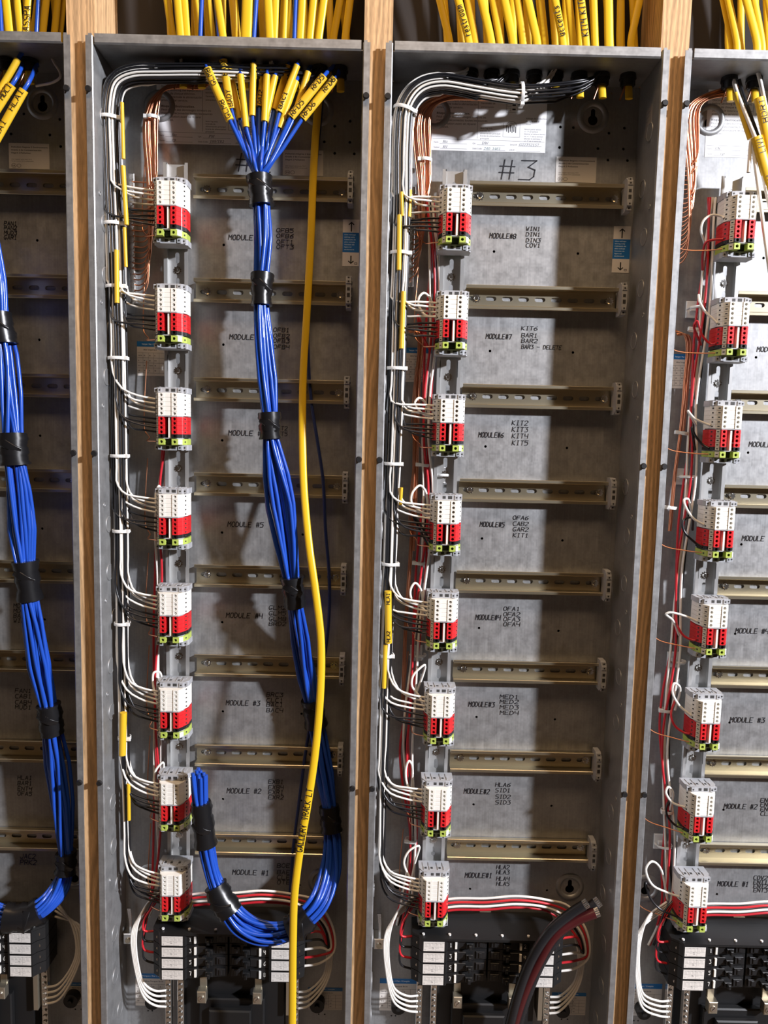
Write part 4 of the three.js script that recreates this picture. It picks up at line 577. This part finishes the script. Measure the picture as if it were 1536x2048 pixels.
function tapesOn(b, list, i) { list.forEach(([a, c, lo, hi, lab, pa, pc]) => { const t0 = tOf(b.cv, a, lo, hi, pa), t1 = tOf(b.cv, c, lo, hi, pc); addTape(b, Math.min(t0, t1), Math.max(t0, t1), lab); }); }
function addTape(b, t0, t1, lab) {
  const { cv, hw } = b, tp = thing('tape_wrap', lab, 'tape', cv.getPoint((t0 + t1) / 2)), pts = []; for (let s = 0; s <= 4; s++) pts.push(cv.getPoint(t0 + (t1 - t0) * s / 4).sub(tp.position));
  const zr = h => Math.min(h + 0.001, 0.0185);
  mesh('tape', sweep(pts, q => { const h = hw(t0 + (t1 - t0) * q) + 0.0024, j = 1 + 0.06 * Math.sin(q * 15 + t0 * 50) + 0.03 * Math.sin(q * 41); return [h * j, zr(h) * j]; }, 24, 18, true), M.tape, tp);
  const m = t0 + (t1 - t0) * 0.3, e = cv.getPoint(m).sub(tp.position), d = cv.getTangent(m), s = V().crossVectors(V(0, 0, 1), d).normalize(), h = hw(m) + 0.0016;
  mesh('tape_end', sweep([[-0.7, 0.78, -0.004], [-0.2, 1.02, 0.001], [0.35, 0.98, 0.008], [0.8, 0.66, 0.014]].map(([u, w, v]) => e.clone().addScaledVector(s, h * u).addScaledVector(d, v).add(V(0, 0, zr(h) * w))), () => [0.006, 0.0005], 12, 8, true), M.tape, tp);
}
tapesOn(bB, [[342, 412, 0, 0.2, 'black tape around the blue bundle just below the yellow sleeves'], [548, 612, 0.05, 0.3, 'black tape around the blue bundle above MODULE #7 in the second panel'], [824, 878, 0.15, 0.45, 'black tape around the blue bundle over MODULE #6 in the second panel'], [1155, 1212, 0.3, 0.6, 'black tape around the blue bundle over the rail by MODULE #4'], [1398, 1452, 0.4, 0.65, 'black tape behind the yellow cable by MODULE #3'], [1612, 1662, 0.5, 0.75, 'black tape around the right arm of the blue loop'], [1828, 1858, 0.6, 0.85, 'black tape where the yellow cable meets the blue loop', 618, 580], [1770, 1826, 0.75, 1, 'black tape at the lower left bend of the blue loop', 430, 462], [1604, 1690, 0.8, 1, 'black tape near the cut end of the blue loop', 401, 411]], 1);
fanB.forEach(([b, t, s, flat], k) => { const z = fanZ(k) + 0.0003; sleeve(`yellow marker sleeve on the fanned blue cables, ${fanNames[k]}`, 'yellow sleeves on the blue fan', at(...b, z), at(...t, z), flat ? 0.0042 : 0.0047, s ? (flat ? [[s, 0.03, 0.36, 0.0068], [s, 0.66, 0.97, 0.0068]] : [[s, 0.05, 0.4, 0.005]]) : [], flat); });
const startsA = Array.from({ length: 18 }, () => null);
const bA = blueBundle(0, [[-22, 470, -0.03, 22], [-8, 560, -0.028, 24], [2, 640, -0.026, 17], [10, 710, -0.024, 26], [18, 790, -0.02, 27], [24, 850, -0.018, 24], [28, 910, -0.016, 24], [36, 980, -0.016, 28], [44, 1060, -0.016, 29], [51, 1125, -0.016, 21], [58, 1180, -0.018, 19], [66, 1245, -0.02, 27], [78, 1330, -0.024, 31], [97, 1410, -0.028, 21], [104, 1460, -0.03, 20], [114, 1530, -0.034, 29], [124, 1610, -0.036, 29], [131, 1695, -0.036, 18], [132, 1735, -0.034, 17], [120, 1775, -0.026, 20], [98, 1806, -0.012, 21], [60, 1830, -0.002, 24], [10, 1835, 0.004, 26], [-40, 1815, 0.004, 26]], startsA, 'blue cable in the long taped bundle hanging through the leftmost panel', 'blue cables of the leftmost panel', [], 18, false);
tapesOn(bA, [[626, 688, 0, 0.3, 'black tape at the left edge of the view on the blue bundle'], [866, 930, 0.1, 0.45, 'wide black tape with a loose end, leftmost panel'], [1122, 1200, 0.25, 0.6, 'black tape over the MODULE #5 rail, leftmost panel'], [1408, 1468, 0.4, 0.75, 'black tape around the blue bundle by the FAN1 writing'], [1704, 1746, 0.55, 0.9, 'black tape low on the blue bundle, leftmost panel'], [1822, 1838, 0.8, 0.97, 'broad black tape above the breakers, leftmost panel', 80, 10]], 0);
// marker sleeves of the leftmost panel
[[[-14, 205], [36, 118], '', 0], [[-26, 248], [24, 170], 'MDC1', 1], [[-14, 290], [48, 180], 'HLA1', 1]].forEach(([b, t, s, flat], k) => {
  const z = -0.03 + k * 0.004; wire('blue_cable', 'short blue cable under a yellow sleeve at the upper left', 'cable', 'blue cables under the upper left sleeves', [at(t[0] + 26, t[1] - 52, -0.05), at(t[0] + 10, t[1] - 16, z - 0.003), at(...t, z), ...[0.3, 0.6].map(f => at(t[0] + (b[0] - t[0]) * f, t[1] + (b[1] - t[1]) * f, z)), at(...b, z), at(-30, 330, z)], 0.0029, M.blue, 24, 8);
  sleeve(`yellow sleeve at the upper left corner ${['without lettering', 'lettered MDC1', 'lettered HLA1'][k]}`, 'yellow sleeves of the leftmost panel', at(...b, z + 0.0003), at(...t, z + 0.0003), 0.0046, s ? [[s, 0.62, 0.97, 0.0075], [s, 0.08, 0.42, 0.0075]] : [], flat);
});
// ---------------------------------------------------------------- yellow and navy cables
const oval = (a, b) => () => [a, b];
function cable(name, label, group, L, a, b, m, texts = [], cat = 'cable') {
  const pts = pxPath(L), t = thing(name, label, cat, pts[0].clone(), group); let len = 0; for (let i = 1; i < pts.length; i++) len += pts[i].distanceTo(pts[i - 1]);
  mesh('jacket', sweep(pts.map(p => p.clone().sub(pts[0])), oval(a, b), Math.max(16, Math.round(len / 0.015)), 12, true), m, t);
  for (const [s, p0, p1, h, z, lw] of texts) textOn(t, s, at(...p0, z), at(...p1, z), h, lw || 0.0011, 0.0006);
  return t;
}
cable('yellow_cable', 'long flat yellow cable lettered GALLERY TRACK LT crossing the second panel', null, [[664, 128, -0.055], [642, 175, -0.06], [633, 250, -0.068], [627, 340, -0.07], [622, 470, -0.07], [614, 620, -0.07], [606, 760, -0.068], [605, 880, -0.054], [608, 980, -0.032], [618, 1090, -0.004], [632, 1190, 0.008], [642, 1285, 0.016], [641, 1380, 0.024], [631, 1500, 0.032], [616, 1605, 0.038], [600, 1700, 0.042], [589, 1790, 0.044], [586, 1880, 0.044], [585, 2000, 0.044], [584, 2100, 0.044]], 0.0056, 0.003, M.yellow, [['GALLERY TRACK LT', [598.5, 1703], [619, 1578], 0.0085, 0.0445, 0.0014]]);
cable('navy_cable', 'thin dark blue cable behind the long yellow cable', null, [[650, 140, -0.07], [640, 250, -0.0795], [622, 420, -0.081], [617, 520, -0.081], [616, 600, -0.081], [616, 700, -0.0805], [622, 800, -0.076], [636, 890, -0.066], [646, 960, -0.066], [651, 1060, -0.066], [657, 1130, -0.066], [659, 1190, -0.066], [655, 1270, -0.068], [640, 1360, -0.072], [615, 1480, -0.074], [596, 1620, -0.074], [586, 1700, -0.074], [580, 1790, -0.07]], 0.0025, 0.0025, M.navy);
const topY = [
  [0, [[8, 20, -0.03, 6, 'blank wide front'], [30, 42, -0.06], [58, 50, -0.034, 5, 'KASSPA'], [80, 66, -0.06], [96, 84, -0.05], [118, 108, -0.062], [130, 118, -0.07]]],
  [1, [[330, 346, -0.05], [352, 362, -0.028], [366, 374, -0.034], [388, 398, -0.06], [430, 447, -0.032], [412, 425, -0.06], [462, 472, -0.046], [496, 492, -0.026, 7.5], [534, 540, -0.026, 6], [552, 548, -0.034], [570, 566, -0.056], [606, 600, -0.03], [630, 619, -0.054], [652, 637, -0.03], [686, 666, -0.06], [704, 690, -0.052]]],
  [2, [[872, 899, -0.05], [908, 938, -0.034, 5.5, 'restroom'], [930, 950, -0.056], [956, 982, -0.028, 6], [980, 1000, -0.058], [1002, 1026, -0.03, 6], [1030, 1046, -0.056], [1048, 1074, -0.034, 6], [1078, 1090, -0.06], [1104, 1126, -0.03, 5.5, 'accents'], [1134, 1146, -0.056], [1158, 1172, -0.028, 5.5, 'KIT4 KITCH'], [1186, 1190, -0.056], [1216, 1218, -0.026, 6.5], [1242, 1240, -0.06], [1286, 1262, -0.05]]],
  [3, [[1440, 1464, -0.05], [1450, 1474, -0.04], [1484, 1514, -0.03, 6], [1502, 1524, -0.055], [1530, 1550, -0.05]]]];
for (const [i, a, b] of [[1, 335, 700], [2, 890, 1275], [3, 1455, 1560], [0, 0, 125]]) for (let x = a; x < b; x += 27) topY[i][1].push([x - 6 + rnd() * 8, x + rnd() * 8, -0.074 - 0.006 * rnd(), 5.2]);
for (const [i, L] of topY) L.forEach(([x0, x1, z, w = 5.4, text], k) => {
  const label = typeof text === 'string' && text !== 'blank wide front' ? `yellow flat cable lettered ${text} above the ${PN[i]}` : `plain yellow flat cable dropping into the top of the ${PN[i]}`;
  const e = at(x1, 90, z); cable('yellow_cable', label, `yellow cables above the ${PN[i]}`, [[x0 - (x1 - x0) * 1.2, -140, z], [x0, -30, z], [x0 + (x1 - x0) * 0.55, 30, z], [x1, 85, z], [x1 + 1, 104, z]], mm(w), 0.0028, M.yellow, text && text !== 'blank wide front' ? [[text, [x0 + (x1 - x0) * 0.92, 72], [x0 + (x1 - x0) * (text.length > 8 ? 0.12 : 0.32), text.length > 8 ? -14 : 12], 0.0085, z + 0.003]] : []);
});
[[1, [[404, 400, -0.03], [430, 439, -0.045], [514, 507, -0.03], [592, 588, -0.03]]], [0, [[-2, 4, -0.05], [78, 72, -0.045], [12, 24, -0.06]]]].forEach(([i, L]) => L.forEach(([x0, x1, z]) => wire('blue_cable', `blue cable dropping between the yellow cables above the ${PN[i]}`, 'cable', `blue cables above the ${PN[i]}`, pxPath([[x0, -140, z], [x0, -30, z], [(x0 + x1) / 2, 30, z], [x1, 90, z], [x1, 104, z]]), 0.0032, M.blue, 20, 8)));
// cable clamps hanging inside the top wall with cut yellow jackets
const clampProto = thing('cable_clamp', 'x', 'cable clamp', V(0, 0, 0));
mesh('collar', [new THREE.CylinderGeometry(0.011, 0.012, 0.006, 20).translate(0, -0.003, 0), new THREE.CylinderGeometry(0.0095, 0.0085, 0.01, 16).translate(0, -0.011, 0), bx(0.02, 0.006, 0.006, 0, -0.012, 0)], M.blackBody, clampProto);
mesh('jacket_end', sweep([V(0.001, -0.012, 0), V(0.0015, -0.022, 0.002), V(0.002, -0.034, 0.004)], oval(0.0055, 0.0028), 6, 10, true), M.yellow, clampProto);
mesh('bare_tail', sweep([V(-0.003, -0.012, 0), V(-0.006, -0.022, 0.002), V(-0.011, -0.036, 0.004)], 0.0012, 6, 6), M.copper, clampProto);
let fc = true;
[[0, [12, 55, 60]], [1, clampB], [2, [942, 985, 1025, 1070, 1112, 1160, 1205, 1258]], [3, [1462, 1512]]].forEach(([i, L]) => L.forEach((px, n) => { const p = at(px, 112, -0.05); p.y = 0.553; const lab = `black cable clamp under the top wall, ${['first', 'second', 'third', 'fourth', 'fifth', 'sixth', 'seventh', 'eighth'][n]} from the left, ${PN[i]}`; if (fc) { fc = false; clampProto.position.copy(p); clampProto.userData.label = lab; clampProto.userData.group = 'cable clamps'; } else copy(clampProto, p, lab, 'cable clamps'); }));
// white and yellow cables slanting down in the rightmost panel
[['white', [[1466, 155, -0.045], [1472, 180, -0.035], [1500, 250, -0.025], [1515, 290, -0.02], [1528, 360, -0.018], [1545, 440, -0.018]]], ['black', [[1478, 160, -0.045], [1486, 190, -0.038], [1512, 262, -0.028], [1535, 330, -0.022], [1560, 420, -0.02]]], ['white', [[1512, 130, -0.045], [1520, 160, -0.03], [1536, 230, -0.022], [1560, 300, -0.02]]], ['white', [[1497, 345, -0.024], [1503, 280, -0.024], [1512, 340, -0.02], [1524, 430, -0.016], [1536, 520, -0.014], [1548, 600, -0.014]]]].forEach(([c, L], k) => wire(`${c}_cable`, ['white cable slanting into the LIV1 sleeve, rightmost panel', 'black cable slanting behind the LIV1 sleeve, rightmost panel', 'white cable at the upper right edge of the view', 'white cable hanging past the MODULE #8 block, rightmost panel'][k], 'cable', null, pxPath(L), 0.0027, c === 'white' ? M.wWhite : M.wBlack, 40, 8));
sleeve('slanting yellow sleeve lettered LIV1, rightmost panel', null, at(1548, 400, -0.018), at(1513, 274, -0.018), 0.0056, [['LIV1', 0.1, 0.4, 0.008], ['LIV1', 0.74, 0.96, 0.008]], 1);
sleeve('slanting yellow sleeve lettered BDRT at the right edge', null, at(1546, 330, -0.018), at(1518, 196, -0.02), 0.0052, [['BDRT', 0.62, 0.96, 0.007]], 1);
sleeve('slim yellow sleeve behind the white slanting cable, rightmost panel', null, at(1500, 278, -0.03), at(1470, 186, -0.034), 0.0036);
// heavy supply cables of the third panel
[[[[1168, 1810, 0.006], [1140, 1828, 0.006], [1100, 1862, 0.01], [1066, 1912, 0.014], [1040, 1975, 0.016], [1012, 2080, 0.016]], 0.00744, M.wBlack, 'upper black'], [[[1192, 1807, -0.01], [1168, 1826, -0.008], [1128, 1856, -0.004], [1088, 1910, 0.002], [1056, 1980, 0.006], [1026, 2080, 0.008]], 0.00864, M.wBlack, 'right-hand black'], [[[1190, 1826, 0.004], [1150, 1842, 0.004], [1108, 1872, 0.008], [1074, 1928, 0.01], [1046, 1990, 0.012], [1018, 2080, 0.013]], 0.00768, M.redStripe, 'dark red striped']].forEach(([L, r, m, w]) => {
  const pts = pxPath(L), t = thing('supply_cable', `thick ${w} supply cable with a cut silver end, third panel`, 'cable', pts[pts.length - 1].clone(), 'heavy supply cables'), o = t.position;
  mesh('jacket', sweep(pts.map(p => p.clone().sub(o)), r, 50, 14, true), m, t);
  const a = pts[0].clone().sub(o), d = pts[0].clone().sub(pts[1]).normalize(), g = [], q = new THREE.Quaternion().setFromUnitVectors(V(0, 1, 0), d);
  for (let k = 0; k < 19; k++) { const rr = k === 0 ? 0 : k < 7 ? r * 0.36 : r * 0.72, an = k * (k < 7 ? 1.0472 : 0.5236); g.push(new THREE.CylinderGeometry(r * 0.19, r * 0.19, 0.007, 7).translate(rr * Math.cos(an), 0.003, rr * Math.sin(an)).applyQuaternion(q).translate(a.x, a.y, a.z)); }
  mesh('conductor', g, M.silver, t);
});
// ground lug at the left of each lower panel
for (const i of [1, 2]) { const t = thing('ground_lug', `silver lug with a slotted screw at the lower left, ${PN[i]}`, 'lug', V((i - 2) * P + 0.031, -0.786, -0.07)); mesh('lug_body', rb(-0.008, 0.008, -0.009, 0.009, -0.018, 0.006, 0.0012), M.screwZ, t); mesh('lug_screw', [cylz(0.0042, 0.002, 0, -0.002, 0.006, 14), bx(0.007, 0.001, 0.0006, 0, -0.002, 0.0082)], M.brass, t); for (let k = 0; k < 6; k++) mesh('strand', sweep([V(0.0005 * k, 0.009, -0.004), V(-0.001 + 0.0008 * k, 0.03, -0.003), V(-0.003 + 0.001 * k, 0.048, -0.002)], 0.0009, 6, 5), M.silver, t); }
renderer.render(scene, camera);
